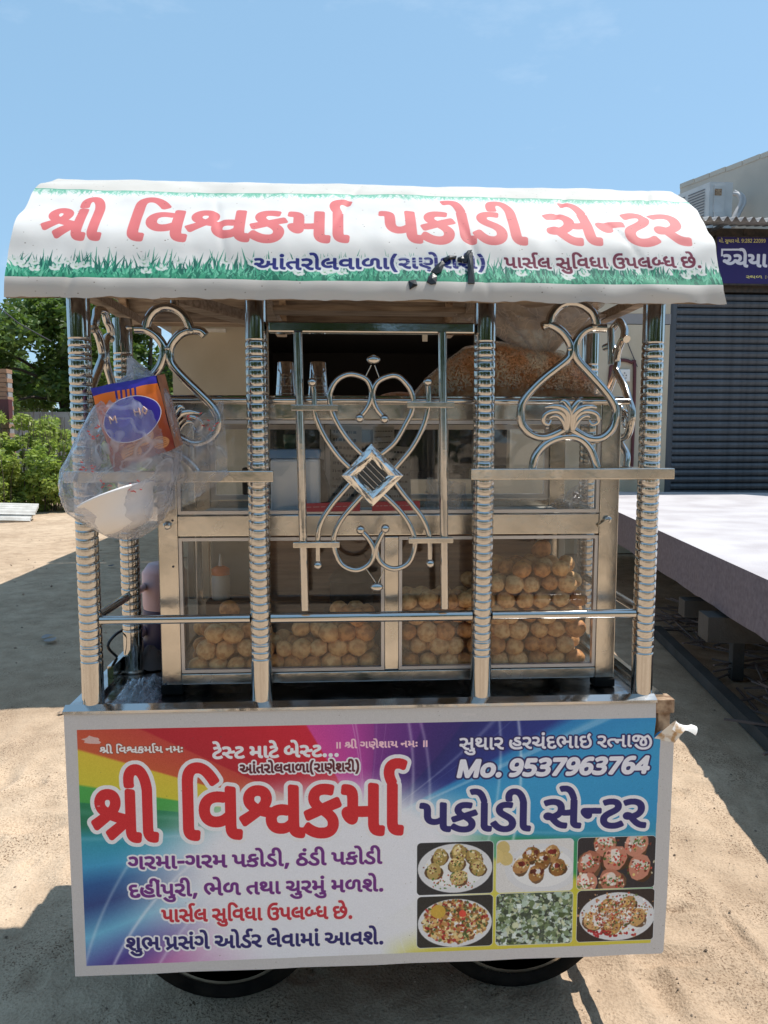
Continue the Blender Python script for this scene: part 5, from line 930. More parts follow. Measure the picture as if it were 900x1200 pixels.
for x, y_ in ((421.5, 490), (450.5, 491), (366, 448), (501.3, 447.5), (372.5, 662.5), (504, 660.5), (422.5, 621), (451.5, 619.5)):
    MB().ball(at(x, y_, yo-.004), .0102, 16).build('ball_end', M['steel'], cart)
for (x, y_), ws in (((437.7, 421.5), (((427.5, 443), (435, 428)), ((445, 444.5), (439, 428)))), ((441.5, 688), (((429.5, 667), (440.5, 683)), ((450.5, 666), (443.2, 683))))):
    bd = MB().ball(at(x, y_, yo-.004), .0155, 16, (1, .6, .62)).build('finial', M['steel'], cart)
    for p, q in ws: MB().tube([at(*p, yo), at(*q, yo)], .0013, 6).build('finial_wire', M['steel2'], bd)
# faceted diamond
oc = [at(435.3, 520, -.004), at(472.5, 557.3, -.004), at(436.7, 593.5, -.004), at(400, 557.3, -.004)]
cc = sum(oc, Vector())/4; ic = [cc.lerp(p, .50) for p in oc]; mid = [cc.lerp(p, .74)+Vector((0, -.0105, 0)) for p in oc]
dm = MB()
for i in range(4):
    j = (i+1) % 4
    for A, B in ((oc, mid), (mid, ic)):
        nn = 3; r = random.Random(i*7+len(dm.v))
        pts = [[A[i].lerp(A[j], u/nn).lerp(B[i].lerp(B[j], u/nn), v/2)+Vector((0, r.uniform(-.0022, .0022) if 0 < u < nn else 0, 0)) for u in range(nn+1)] for v in range(3)]
        V = [q for row in pts for q in row]; dm.add(V, [(v*(nn+1)+u, v*(nn+1)+u+1, (v+1)*(nn+1)+u+1, (v+1)*(nn+1)+u) for v in range(2) for u in range(nn)])
bk = [p+Vector((0, .012, 0)) for p in oc]
for i in range(4): j = (i+1) % 4; dm.add([oc[i], oc[j], bk[j], bk[i]], [(0, 1, 2, 3)])
dm.add(bk, [(0, 1, 2, 3)]); dmo = dm.build('diamond_boss', M['mirror'], cart, 'faceted mirror diamond with a dark mesh centre', fix=True)
MB().add([p+Vector((0, .003, 0)) for p in ic], [(0, 1, 2, 3)]).build('mesh_panel', M['mesh'], dmo)
for k in range(4):
    t = (k+.6)/4.4; MB().tube([ic[3].lerp(ic[0], t)+Vector((0, -.002, 0)), ic[2].lerp(ic[1], t)+Vector((0, -.002, 0))], .0011, 5).build('mesh_wire', M['steel2'], dmo)
for k in range(3):
    t = (k+.8)/3.6; MB().tube([ic[0].lerp(ic[1], t), ic[3].lerp(ic[2], t)], .0009, 5).build('mesh_wire', M['mesh'], dmo)
# the big scroll ornaments
ZR = ((600, 340), 5.454)
RS = dict(top=[(236, 218), (258, 150), (325, 88), (420, 84), (500, 130), (530, 180), (541, 225)], left=[(192, 232), (240, 220), (320, 268), (372, 345), (374, 400), (345, 450), (200, 565), (90, 680), (58, 760), (65, 860), (130, 925), (220, 938), (330, 890)],
          right=[(600, 243), (500, 243), (435, 285), (402, 360), (415, 440), (520, 560), (620, 680), (662, 770), (640, 880), (570, 945), (480, 945), (375, 885)], arch=[(130, 1145), (150, 1060), (220, 980), (330, 938), (430, 950), (500, 1020), (540, 1135)])
def flower(c, s, par, ax=(1, 0)):
    """two fluted leaves that curl outward"""
    ux = Vector((ax[0], ax[1], 0)); nrm = Vector((-ax[1], ax[0], 0)); k_ = .000363*s
    ST = (([(352, 890), (362, 800), (345, 742), (320, 712), (300, 726)], [4, 7.5, 8, 6.5, 4.6], .010), ([(350, 890), (350, 800), (312, 756), (258, 744), (206, 752)], [4, 7.5, 8, 6.5, 3], .013),
          ([(348, 890), (336, 816), (295, 777), (240, 777), (200, 800), (196, 840), (228, 857), (246, 832)], [4, 7, 7, 6, 5.6, 5, 4.2, 3.4], .011), ([(345, 890), (318, 832), (284, 804), (256, 804), (236, 818)], [4, 5.5, 5, 4, 2], .007))
    for sg_ in (-1, 1):
        m = MB()
        for P, R_, lf in ST:
            Q = []
            for n, (x, z) in enumerate(P):
                l = math.sin(math.pi*(n+.4)/(len(P)+.3))*lf; Q.append(c-ux*((x-368)*k_*sg_)*-1-nrm*l*s+Vector((0, 0, -(z-790)*k_)))
            m.tube(Q, [q*.001*s for q in R_], 10, 5)
        m.build('leaf_scroll', M['steel'], par)
def ornament_front(name_y, pts, Z):
    for k, P in pts.items(): scroll(P, *Z, .0098, name_y, 'scroll')
ornament_front(.014, RS, ZR); flower(at(667.5, 485, -.002), 1., cart)
ZL = ((150, 340), 6.317)
LS = dict(top=[(128, 290), (150, 215), (200, 150), (285, 124), (370, 148), (430, 210), (465, 298)], left=[(50, 288), (130, 292), (200, 330), (250, 390), (266, 440), (260, 500), (220, 590), (100, 720), (25, 850), (10, 960), (60, 1080), (160, 1140), (270, 1100)],
          right=[(572, 335), (540, 305), (470, 298), (400, 318), (345, 368), (312, 430), (310, 510), (340, 572), (420, 660), (540, 775), (630, 870), (668, 960), (652, 1050), (580, 1118), (480, 1138), (370, 1085)], arch=[(-45, 1385), (-10, 1260), (80, 1180), (200, 1165), (370, 1215), (480, 1300), (545, 1395)])
ornament_front(.014, LS, ZL); flower(at(203, 492, -.002), 1., cart)
MB().tube([at(205, 343, .03), at(204.5, 361, .02)], .009, 10).build('hanger_rod', M['steel'], cart)
def side_ornament(x, yc, sgn=1):
    for k, P in RS.items():
        Q = []
        for px_, pz in P:
            q = at(600+px_/5.454, 340+pz/5.454, .014); Q.append(Vector((x+.004*math.sin(px_*.05), yc+(q.x-at(667, 450, .014).x)*1.0, q.z)))
        MB().tube(Q, .0098, 12, 5).build('scroll', M['steel'], cart)
    flower(Vector((x, yc, at(667, 486, 0).z)), 1., cart, (0, 1))
side_ornament(.658, .275); side_ornament(-.642, .175)
MB().tube([(.648, .30, 1.80), (.652, .30, 1.705)], .009, 10).build('hanger_rod', M['steel'], cart)
# weld beads where the pipes meet
wr = random.Random(3)
for px_, py_ in ((668, 409), (641, 501), (672, 503), (625, 551), (698, 551), (641, 380), (697, 382), (197, 408), (152, 385), (223, 388), (237, 556), (372, 478), (393, 478), (481, 475), (501, 475), (372, 637), (393, 637), (486, 633), (503, 633), (437, 395+22), (352, 478), (522, 475), (354, 637), (521, 632)):
    MB().ball(at(px_+wr.uniform(-1, 1), py_+wr.uniform(-1, 1), .006), wr.uniform(.004, .007), 8, (1.2, .8, .8)).build('weld_bead', M['steel2'], cart)
# roof
prof = [(-.08,1.795),(-.076,1.83),(-.055,1.87),(-.03,1.93),(.006,1.975),(.047,2.013),(.084,2.048),(.135,2.086),(.2,2.12),(.28,2.145),(.35,2.152)]
rear = [(.42,2.148),(.50,2.125),(.57,2.085),(.64,2.03),(.70,1.965),(.74,1.90),(.757,1.865)]
def dense(P, n):
    P = [Vector((p[0], p[1], 0)) for p in P]; L = [0]
    for a, b in zip(P, P[1:]): L.append(L[-1]+(b-a).length)
    Q = []
    for k in range(n+1):
        s = L[-1]*k/n; i = max(j for j in range(len(L)-1) if L[j] <= s+1e-9); t = (s-L[i])/(L[i+1]-L[i])
        a, b, c, d = P[max(i-1, 0)], P[i], P[i+1], P[min(i+2, len(P)-1)]
        q = .5*((2*b)+(c-a)*t+(2*a-5*b+4*c-d)*t*t+(3*b-a-3*c+d)*t**3); Q.append((q.x, q.y, s))
    return Q
PF = dense(prof, 60); PR = dense(prof[-1:]+rear, 30); FULL = PF+[(y, z, PF[-1][2]+s) for y, z, s in PR[1:]]
NU = 300
CR = [(-.62, .25, .05), (-.33, -.18, .2), (-.05, .30, .30), (.22, -.25, .12), (.43, .45, .28), (.55, -.5, .18), (.66, .35, .35)]
def roofpt(i, j, off=0.):
    y, z, s = FULL[j]; a, b = FULL[max(j-1, 0)], FULL[min(j+1, len(FULL)-1)]; t = Vector((0, b[0]-a[0], b[1]-a[1])).normalized(); nn = Vector((0, -t.z, t.y))
    x = -.757+1.514*i/NU
    h = .0035*noise.noise((x*3.2, s*4, 0))+.0022*noise.noise((x*9, s*12, 5))+.0012*noise.noise((x*24, s*20, 9))
    for cx_, k_, s0 in CR: h -= .0028*math.exp(-((x-cx_-k_*(s-s0))/.007)**2)*math.exp(-((s-s0)/.10)**2)
    e = max(0, (x-.42)/.33); h += .0022*noise.noise((x*16+y*4, s*30, 11))*(.4+e)+.0060*e*noise.noise((x*6+3, s*16+x*5, 2))
    e2 = max(0, 1-(x+.757)/.12); h += .003*e2*math.sin(s*40)
    edge = .0
    if j == 0: z += .0042*noise.noise((x*14, 0, 4))+.002*noise.noise((x*45, 0, 8)); 
    if i in (0, NU): x += .004*noise.noise((s*14, i, 0))
    if i == NU and j < 3: x += .006*(3-j)/3
    return (x, y-nn.y*0+nn.y*(h+off), z+nn.z*(h+off))
rf = MB(); nJ = len(FULL)
V = [roofpt(i, j) for j in range(nJ) for i in range(NU+1)]
rf.add(V, [(j*(NU+1)+i, j*(NU+1)+i+1, (j+1)*(NU+1)+i+1, (j+1)*(NU+1)+i) for j in range(nJ-1) for i in range(NU)], True)
roofmat = printed('roof print', roof_sheet(), .62, bump=.0002, spec=.2)
ro = rf.build('roof', roofmat, cart, 'curved white vinyl roof printed with large pink Gujarati letters and green grass', uv=lambda v, i: ((i % (NU+1))/NU, min(FULL[i//(NU+1)][2]/ROOF_H, .999)), fix=False)
ln = MB(); V = [roofpt(i, j, -.008) for j in range(0, nJ, 3) for i in range(0, NU+1, 20)]; ni = NU//20+1; nj = len(range(0, nJ, 3))
ln.add(V, [(j*ni+i, j*ni+i+1, (j+1)*ni+i+1, (j+1)*ni+i) for j in range(nj-1) for i in range(ni-1)], True); ln.build('roof_lining', M['liner'], ro, fix=False)
def tape(pts, lab=None, dy=-.0035):
    """black tape lying on the roof print; points in the photograph"""
    V = []
    for (x, y_) in pts:
        d = _F+_R*((x-450)/867)+_U*((600-y_)/867); best = None
        for a, b in zip(FULL, FULL[1:]):
            den = d.y*(b[1]-a[1])-d.z*(b[0]-a[0])
            if abs(den) < 1e-9: continue
            t = ((a[0]-CAM.y)*(b[1]-a[1])-(a[1]-CAM.z)*(b[0]-a[0]))/den; q = CAM+d*t
            u = (q.y-a[0])/(b[0]-a[0]) if abs(b[0]-a[0]) > 1e-6 else (q.z-a[1])/(b[1]-a[1])
            if -.01 <= u <= 1.01: best = q; break
        V.append(best)
    n = len(V); a = Vector((0, -.0042, .0014)); a2 = Vector((0, -.003, .001)); cen = sum(V, Vector())/n
    m = MB(); T = [v+a for v in V]; B = [v+a2*.2 for v in V]
    m.add(T+[cen+a*1.6], [(i, (i+1) % n, n) for i in range(n)]); m.add(T+B, [(i, (i+1) % n, n+(i+1) % n, n+i) for i in range(n)]); m.build('tape_strip', M['black'], ro)
tape([(548, 296), (553.5, 297), (556, 333), (548, 333)]); tape([(542, 302), (548, 294.5), (553, 294), (547, 308), (543, 309)])
tape([(500, 331), (502, 325), (507, 321), (512, 325), (511, 333), (505, 334)]); tape([(505, 319), (511, 312), (518, 306), (521, 310), (517, 320), (511, 322)]); tape([(519, 304), (526, 300.5), (535, 301), (534, 304), (526, 305), (522, 308)]); tape([(536, 303), (542, 301), (545, 304), (541, 308.5), (536, 307)])
tape([(478.5, 330), (487, 329), (489, 335), (485, 337), (480, 340)])
# roof frame
def arc_rafter(x, off0=-.012, off1=-.036):
    m = MB(); R0 = [roofpt(0, j, off0) for j in range(1, nJ, 4)]; R1 = [roofpt(0, j, off1) for j in range(1, nJ, 4)]; n = len(R0)
    V = [(x-.010, p[1], p[2]) for p in R0]+[(x+.010, p[1], p[2]) for p in R0]+[(x-.010, p[1], p[2]) for p in R1]+[(x+.010, p[1], p[2]) for p in R1]
    F = []
    for i in range(n-1): F += [(i, i+1, n+i+1, n+i), (2*n+i, 3*n+i, 3*n+i+1, 2*n+i+1), (i, 2*n+i, 2*n+i+1, i+1), (n+i, n+i+1, 3*n+i+1, 3*n+i)]
    m.add(V, F); m.build('roof_rib', M['rust'], ro)
for x in (-.735, -.25, .27, .735): arc_rafter(x)
for y, z in ((.005, 1.822), (.725, 1.872)): MB().box((-.74, y, z), (.74, y+.028, z+.026)).build('eave_beam', M['liner'], ro)
for x in (-.66, -.27, .25, .64): MB().box((x, .03, 1.828), (x+.03, .724, 1.85)).build('tie_beam', M['liner'], ro)
MB().obox((-.36, .40, 1.842), (.13, .26, 0), (.022, -.012, 0), (0, 0, .014)).build('diagonal_brace', M['liner'], ro)
MB().box((-.24, .25, 1.83), (.25, .33, 1.842)).build('ceiling_plank', M['liner'], ro)
# ---------------------------------------------------------------- glass display cabinet standing on the deck
cab = thing('display_cabinet', 'steel framed glass cabinet on the cart deck holding heaps of round puris', 'cabinet', (.06, .35, .8815))
CY, CB = .12, .60; Z0, Z1 = .905, 1.600
lx0, lx1 = at(187, 700, CY).x, at(210, 700, CY).x; rx0, rx1 = at(700, 700, CY).x, at(722, 700, CY).x; mx0, mx1 = at(451, 700, CY).x, at(467, 700, CY).x
for x0, x1, y0, y1, z0, z1 in ((lx0, lx1, CY, CY+.03, Z0, Z1-.002), (rx0, rx1, CY, CY+.03, Z0, Z1-.002), (lx0, lx1, CB-.03, CB, Z0, Z1-.002), (rx0, rx1, CB-.03, CB, Z0, Z1-.002), (mx0, mx1, CY+.002, CY+.025, .935, 1.268)):
    MB().box((x0, y0, z0), (x1, y1, z1), .002).build('stile', M['steel2'], cab)
for x0, x1, y0 in ((lx0, lx1, CY), (rx0, rx1, CY), (lx0, lx1, CB-.03), (rx0, rx1, CB-.03)):
    MB().box((x0-.003, y0-.003, .882), (x1+.003, y0+.034, Z0-.001), .003).build('foot', M['rubber'], cab)
for z0, z1, y0 in ((Z1-.048, Z1-.004, CY+.001), (1.272, 1.322, CY+.001), (.906, .932, CY+.001), (Z1-.048, Z1-.004, CB-.029), (1.272, 1.322, CB-.029), (.906, .932, CB-.029)):
    MB().box((lx1+.0005, y0, z0), (rx0-.0005, y0+.026, z1), .002).build('rail', M['steel2'] if z0 > 1.3 or z0 < 1 else M['steel2'], cab)
MB().box((lx0-.004, CY-.004, Z1), (rx1+.004, CB+.004, Z1+.009), .002).build('top_sheet', M['steel'], cab)
MB().tube([(at(198, 471, CY).x, CY-.012, Z1-.004), (at(735, 467, CY).x, CY-.012, Z1-.004)], .0075, 10).build('top_edge_tube', M['steel'], cab)
MB().box((lx1, CY+.03, 1.290), (rx0, CB-.03, 1.302)).build('shelf', M['greyboard'], cab)
MB().box((lx0+.01, CY+.03, .908), (rx1-.01, CB-.03, .920)).build('floor', M['steel2'], cab)
MB().box((-.30, CB-.038, .921), (rx0+.0, CB-.032, 1.289)).build('back_board', M['wood'], cab)
MB().box((lx1, CB-.038, .921), (-.302, CB-.032, 1.289)).build('back_board', M['greyboard'], cab)
MB().box((lx1, CB-.14, .995), (rx0-.12, CB-.039, 1.038)).build('back_step', M['wood'], cab)
def pane(x0, x1, z0, z1, y, fr=.008, mt='alu'):
    p = MB().add([(x0, y+.004, z0), (x1, y+.004, z0), (x1, y+.004, z1), (x0, y+.004, z1)], [(0, 1, 2, 3)]).build('glass_pane', M['glass'], cab, fix=False)
    for a, b in (((x0, z0), (x0+fr, z1)), ((x1-fr, z0), (x1, z1)), ((x0+fr, z0), (x1-fr, z0+fr)), ((x0+fr, z1-fr), (x1-fr, z1))):
        MB().box((a[0], y-.003, a[1]), (b[0], y+.012, b[1])).build('pane_trim', M[mt], p)
pane(lx1+.001, mx0-.001, .934, 1.268, CY+.006); pane(mx1+.001, rx0-.001, .934, 1.268, CY+.006)
xm = at(437, 540, CY).x
pane(lx1+.001, rx0-.001, 1.325, Z1-.05, CY+.006)
for x0, x1 in ((lx1, -.12), (-.12, .24), (.24, rx0)): pane(x0+.001, x1-.001, 1.325, Z1-.05, CB-.02, .014, 'alu')
for sx_, zz in ((lx0, 0), (rx1, 0)):
    q = MB().add([(sx_, CY+.03, .93), (sx_, CB-.03, .93), (sx_, CB-.03, 1.268), (sx_, CY+.03, 1.268)], [(0, 1, 2, 3)]).build('side_glass', M['glass'], cab, fix=False)
    q = MB().add([(sx_, CY+.03, 1.325), (sx_, CB-.03, 1.325), (sx_, CB-.03, 1.55), (sx_, CY+.03, 1.55)], [(0, 1, 2, 3)]).build('side_glass', M['glass'], cab, fix=False)
    for z0, z1 in ((.906, .93), (1.27, 1.32), (1.552, 1.596)): MB().box((sx_-.006, CY+.032, z0), (sx_+.006, CB-.032, z1)).build('side_rail', M['steel2'], cab)
for px_, py_ in ((196, 616), (712, 609)):
    c = at(px_, py_, CY-.004); o = MB().lathe([(0, -.006), (.009, -.006), (.010, 0), (.006, .004)], c, 14, 'y').build('knob', M['steel'], cab)
    if px_ > 500: MB().obox(c+Vector((-.012, -.006, -.010)), (.010, 0, .007), (0, .002, 0), (-.003, 0, .004)).build('latch', M['steel2'], o)
for px_, py_ in ((202, 610), (203, 664), (194, 802), (708, 803)): MB().ball(at(px_, py_, CY-.001), .0028, 8, (1, .5, 1)).build('screw', M['ink'], cab)
# ---------------------------------------------------------------- puris
def puri_mesh(seed):
    m = MB(); m.ball((0, 0, 0), 1, 22); r = random.Random(seed); off = r.uniform(0, 90); V = []
    for v in m.v:
        p = Vector(v); d = 1+.10*noise.noise(p*1.3+Vector((off, 0, 0)))+.05*noise.noise(p*3.6+Vector((0, off, 0)))-.20*math.exp(-(p-Vector((math.cos(off), math.sin(off), .2))).length**2/.12)
        s = .0254*d; V.append((p.x*s, p.y*s, p.z*s*(.86+.1*r.random()*0)))
    me = bpy.data.meshes.new('puri'); me.from_pydata(V, [], m.f); me.polygons.foreach_set('use_smooth', [True]*len(m.f)); me.materials.append(PM[seed % 3]); me.update(); return me
PM = [M['puri'], mat('browner fried dough', (.64, .30, .10), .62, col2=(.38, .15, .045), scale=70, mixlo=.42, mixhi=.6, bump=.0024, bscale=150, detail=6), mat('paler fried dough', (.80, .52, .25), .62, col2=(.60, .31, .12), scale=80, mixlo=.42, mixhi=.6, bump=.0024, bscale=150, detail=6)]
PMS = [puri_mesh(k) for k in range(9)]
r = random.Random(21)
ROWS = ('bottom', 'second', 'third', 'fourth', 'fifth', 'sixth', 'seventh', 'eighth')
def heap(x0, x1, hf, lab, grp):
    pxl = (at(299, 750, YP).x-x0)/(x1-x0) if 'left' in lab else (at(563, 750, YP).x-x0)/(x1-x0)
    for L in range(3):
        y = CY+.045+L*.043
        row = 0; z = .9205+.0215
        while z < 1.26:
            x = x0+.025+(.023 if (row+L) % 2 else 0)
            while x < x1-.023:
                if z+.02 < .9205+hf(x)+L*.012+r.uniform(-.012, .012):
                    kk = r.randrange(9); o = bpy.data.objects.new('puri', PMS[kk]); link(o); o.location = (x+r.uniform(-.005, .005), y+r.uniform(-.004, .006), z+r.uniform(-.003, .003)); o.rotation_euler = (r.uniform(-.5, .5), r.uniform(-.5, .5), r.uniform(0, 6.28))
                    s = r.uniform(.86, 1.10); o.scale = (s, s, s); u = (x-x0)/(x1-x0); wh = ('beside the left frame' if u < pxl*.45 else 'just left of the post' if u < pxl-.04 else 'behind the post' if u < pxl+.09 else 'just right of the post' if u < .5+pxl*.5 else 'beside the right frame')
                    o['label'] = '%s puri, %s row, %s, %s, %s' % (('golden', 'browner', 'paler')[kk % 3], ROWS[min(row, 7)], ('touching the glass', 'in the middle layer', 'at the back')[L], wh, lab); o['category'] = 'fried puri'; o['group'] = grp
                x += .0468+r.uniform(-.002, .004)
            z += .0392; row += 1
heap(lx1+.006, mx0-.006, lambda x: np.interp(x, (-.45, -.36, -.30, -.2, -.1, -.03, .04), (.105, .155, .105, .085, .145, .155, .16)), 'lower left pane', 'puris heaped behind the lower left pane')
heap(mx1+.006, rx0-.006, lambda x: np.interp(x, (.09, .2, .28, .36, .45, .55), (.20, .205, .225, .275, .285, .255)), 'lower right pane', 'puris heaped behind the lower right pane')
# ---------------------------------------------------------------- things inside the cabinet
def solo(mb, name, m, lab, cat, grp=None, **k): return mb.build(name, m, None, lab, cat=cat, group=grp, **k)
jc = thing('jerrycan', 'white and pale blue plastic can on the upper cabinet shelf behind the left bars', 'jerrycan', (-.20, .26, 1.303))
a, b = at(318, 580, .22), at(374, 528, .22)
MB().box((a.x, .20, 1.303), (b.x, .32, b.z-.020), .008).build('body', M['milk'], jc)
MB().box((a.x-.002, .198, b.z-.0195), (b.x+.002, .322, b.z+.004), .004).build('lid', M['blue'], jc)
MB().box((b.x-.03, .197, 1.304), (b.x+.003, .1995, 1.325)).build('label_patch', M['blue'], jc)
t_ = at(339.5, 526, .26)
solo(MB().lathe([(0, 0), (.013, 0), (.017, .036), (.0155, .036), (.012, .003), (0, .003)], (t_.x, .26, b.z+.0045), 18), 'tumbler', M['green'], 'small green tumbler standing on the white can', 'tumbler')
c = at(372, 560, .42)
bt = MB(); bt.lathe([(0, 0), (.028, 0), (.030, .07), (.018, .10), (.012, .12), (.014, .145), (0, .148)], (c.x+.005, .44, 1.303), 18); solo(bt, 'bottle', M['iron'], 'dark bottle beside the white can behind the glass', 'bottle')
def notice(pxy, y, name, lab, lines, mt='paper', seed=1):
    q = [at(*p, y) for p in pxy]; th = thing(name, lab, 'notice', tuple(q[3])); n = Vector((0, -.001, 0))
    MB().add([v+n for v in q]+q, [(0, 1, 2, 3), (7, 6, 5, 4)]).build('sheet', M[mt], th, fix=False)
    rr = random.Random(seed); m = MB()
    for k in range(lines):
        v = (k+.8)/(lines+.8); u = .08
        while u < .85:
            w = rr.uniform(.03, .12); e = min(.92, u+w)
            P = [q[0].lerp(q[1], s).lerp(q[3].lerp(q[2], s), t) for s, t in ((u, v-.018), (e, v-.018), (e, v+.018), (u, v+.018))]
            m.add([p+Vector((0, -.0018, 0)) for p in P], [(0, 1, 2, 3)]); u = e+.03
    m.build('print_lines', M['ink'] if mt == 'paper' else M['paper'], th, fix=False)
notice([(388, 498), (424, 500), (423, 590), (386, 588)], .50, 'paper_notice', 'tall grey printed notice left of the diamond behind the glass', 9, seed=3)
notice([(437, 500), (462, 500), (462, 531), (437, 533)], .49, 'paper_notice', 'small printed notice above the diamond behind the glass', 4, seed=4)
notice([(452, 522), (480, 524), (482, 590), (450, 590)], .50, 'paper_notice', 'printed notice right of the diamond behind the glass', 7, seed=5)
notice([(352, 590), (422, 588), (422, 599), (352, 600)], .118, 'red_sticker', 'dark red sticker along the lower edge of the upper glass, left one', 1, 'redink', 6)
notice([(436, 588), (492, 587), (492, 598), (436, 599)], .118, 'red_sticker', 'dark red sticker along the lower edge of the upper glass, right one', 1, 'redink', 7)
solo(MB().box(tuple(at(284, 580, .44)), tuple(at(318, 548, .44)+Vector((0, .05, 0))), .004), 'small_box', M['iron'], 'small dark box on the upper shelf left of the white can', 'box')
def crumple(pts, y, h, seed, nu=14, nv=10):
    q = [at(*p, y) for p in pts]; m = MB()
    def f(a, b):
        p = q[0].lerp(q[1], a).lerp(q[3].lerp(q[2], a), b); e = math.sin(math.pi*min(1, max(0, a)))**.4
        n1 = noise.noise((a*5+seed, b*4, seed)); n2 = abs(noise.noise((a*9, b*7+seed, 2)))
        return (p.x+.01*n1, p.y+h*(n1*1.2+n2), p.z+h*.35*n1)
    m.grid(f, nu, nv); return m
solo(crumple([(500, 560), (546, 566), (548, 598), (498, 598)], .30, .03, 3), 'plastic_wrap', M['bag'], 'crumpled clear plastic behind the upper glass right of the diamond', 'plastic wrap', fix=False)
solo(crumple([(638, 596), (688, 560), (694, 597), (640, 598)], .26, .03, 8), 'plastic_wrap', M['bag'], 'folded clear plastic at the right end behind the upper glass', 'plastic wrap', fix=False)
c = at(257, 698, .47); sq = thing('sauce_bottle', 'white squeeze bottle with orange cap on the ledge behind the lower left pane', 'squeeze bottle', (c.x, .50, 1.0385))
MB().lathe([(0, 0), (.0255, 0), (.027, .006), (.027, .062), (.0235, .070), (.0235, .072)], (c.x, .50, 1.0385), 20).build('body', M['white'], sq)
cp_ = MB().lathe([(.0265, .0725), (.0265, .090), (.012, .098), (0, .098)], (c.x, .50, 1.0385), 20).build('cap', M['orange'], sq)
MB().lathe([(.006, .098), (.004, .118), (.0015, .134), (0, .134)], (c.x, .50, 1.0385), 12).build('nozzle', M['white'], cp_)
c = at(412, 660, .40); pt = thing('cooking_pot', 'dark pot with a round lid standing behind the lower left pane', 'pot', (c.x, .42, 1.04))
MB().lathe([(0, .0), (.055, 0), (.062, .02), (.062, .085), (.066, .088)], (c.x, .42, 1.02), 26).build('body', M['iron'], pt)
MB().lathe([(.067, .089), (.05, .112), (.02, .124), (0, .125)], (c.x, .42, 1.02), 26).build('lid', M['iron'], pt)
solo(MB().box((c.x-.08, .35, .9205), (c.x+.08, .50, 1.019), .004), 'carton', M['iron'], 'dark carton under the pot behind the heap of puris', 'carton')
for k, (px_, m_) in enumerate(((226, 'greyboard'), (243, 'cream'), (630, 'cream'), (655, 'greyboard'))):
    c = at(px_, 680, .52); solo(MB().box((c.x-.010, .50, 1.0385 if px_ < 400 else .9205), (c.x+.010, .52, 1.27), .002), 'batten', M[m_], ['grey upright batten inside the cabinet behind the lower left pane', 'cream upright batten beside the sauce bottle', 'cream upright batten behind the puris at lower right', 'grey upright batten near the right end of the cabinet'][k], 'batten')
# ---------------------------------------------------------------- on top of the cabinet
for k, (px_, lab) in enumerate(((335, 'left'), (373, 'right'))):
    x = at(px_, 460, .42).x
    for j in range(3):
        z = 1.6095+j*.0095; o = MB().lathe([(.0275, 0), (.0285, .002), (.0275, .004), (.0245, .045), (.0215, .088), (.020, .090), (0, .0905)], (x, .42, z), 24)
        for q in range(3): o.lathe([(.0262-.0022*q, .022+.022*q), (.0270-.0022*q, .0235+.022*q), (.0260-.0022*q, .025+.022*q)], (x, .42, z), 24)
        solo(o, 'steel_tumbler', M['steel'], ('%s steel tumbler of the %s upturned stack on the cabinet top' % (('lowest', 'middle', 'uppermost')[j], lab)), 'tumbler', 'upturned steel tumblers')
for px_, rr_, lab in ((368, .055, 'low brown cloth bundle behind the right stack of tumblers'), (470, .075, 'low brown cloth bundle between the curls and the bag of puffed rice')):
    c = at(px_, 470, .44); solo(MB().ball((c.x, .50, 1.612), rr_, 18, (1, .7, .42)), 'cloth_bundle', M['heap'], lab, 'bundle')
rb = thing('puffed_rice_bag', 'big clear plastic bag of reddish puffed rice mix on the cabinet top', 'bag of snacks', (.37, .34, 1.6095))
bx0, bx1 = at(484, 470, .34).x, at(700, 470, .34).x
OX = [at(p, 450, .34).x for p in (484, 500, 520, 545, 575, 610, 650, 678, 692, 700)]; OZ = [.0, .045, .085, .128, .142, .128, .118, .085, .03, .0]
def dome(x, t, grow=0.):
    """t: 0 front foot .. 1 back foot"""
    h = float(np.interp(x, OX, OZ))*1.0+grow; d = .055+.45*h+grow
    a = math.pi*t; w = noise.noise((x*9, t*3, 1))*.006+noise.noise((x*30, t*12, 4))*.0025
    return (x, .34-d*math.cos(a)*(1+.2*math.sin(a)), 1.6105+(h+w)*math.sin(a)**.75)
hp = MB(); hp.grid(lambda a, b: dome(bx0+(bx1-bx0)*a, b), 60, 24); hp.build('rice_mass', M['heap'], rb, kind='stuff', fix=False)
gr = MB(); r = random.Random(5)
for k in range(5200):
    x = bx0+.02+(bx1-bx0-.03)*r.random(); t = r.uniform(.03, .62)
    if x < at(575, 450, .34).x and r.random() < .35: continue
    p = Vector(dome(x, t, .0045)); d = Vector((r.gauss(0, 1), r.gauss(0, .6), r.gauss(0, 1))).normalized(); e = d.cross(Vector((r.gauss(0, 1), r.gauss(0, 1), r.gauss(0, 1)))).normalized(); f = d.cross(e); L_ = r.uniform(.0045, .0078); w = .0023
    gr.add([p-d*L_, p+e*w, p+f*w, p-e*w, p-f*w, p+d*L_], [(0,1,2),(0,2,3),(0,3,4),(0,4,1),(5,2,1),(5,3,2),(5,4,3),(5,1,4)])
gr.build('puffed_grains', M['grain'], rb, kind='stuff', fix=False)
fm = MB()
def wrap(a, b):
    p = Vector(dome(bx0-.008+(bx1-bx0+.016)*a, b, .010)); n = abs(noise.noise((a*14, b*9, 8)))*.008; return (p.x, p.y-n*.7-.004, p.z+n*.6+.003)
fm.grid(wrap, 60, 20)
nx_ = at(628, 400, .32)
def neck(a, b):
    th = a*2*math.pi; rad = .026+.115*abs(b-.12)**1.0*(1+.5*b)+.012*abs(noise.noise((math.cos(th)*4, math.sin(th)*4, b*2))); fold = 1+.22*math.sin(th*9+b*2)
    return (nx_.x+.012-.03*b+rad*1.05*fold*math.cos(th), .33+rad*.7*fold*math.sin(th), 1.715+.13*b+.01*math.sin(th*5)*b)
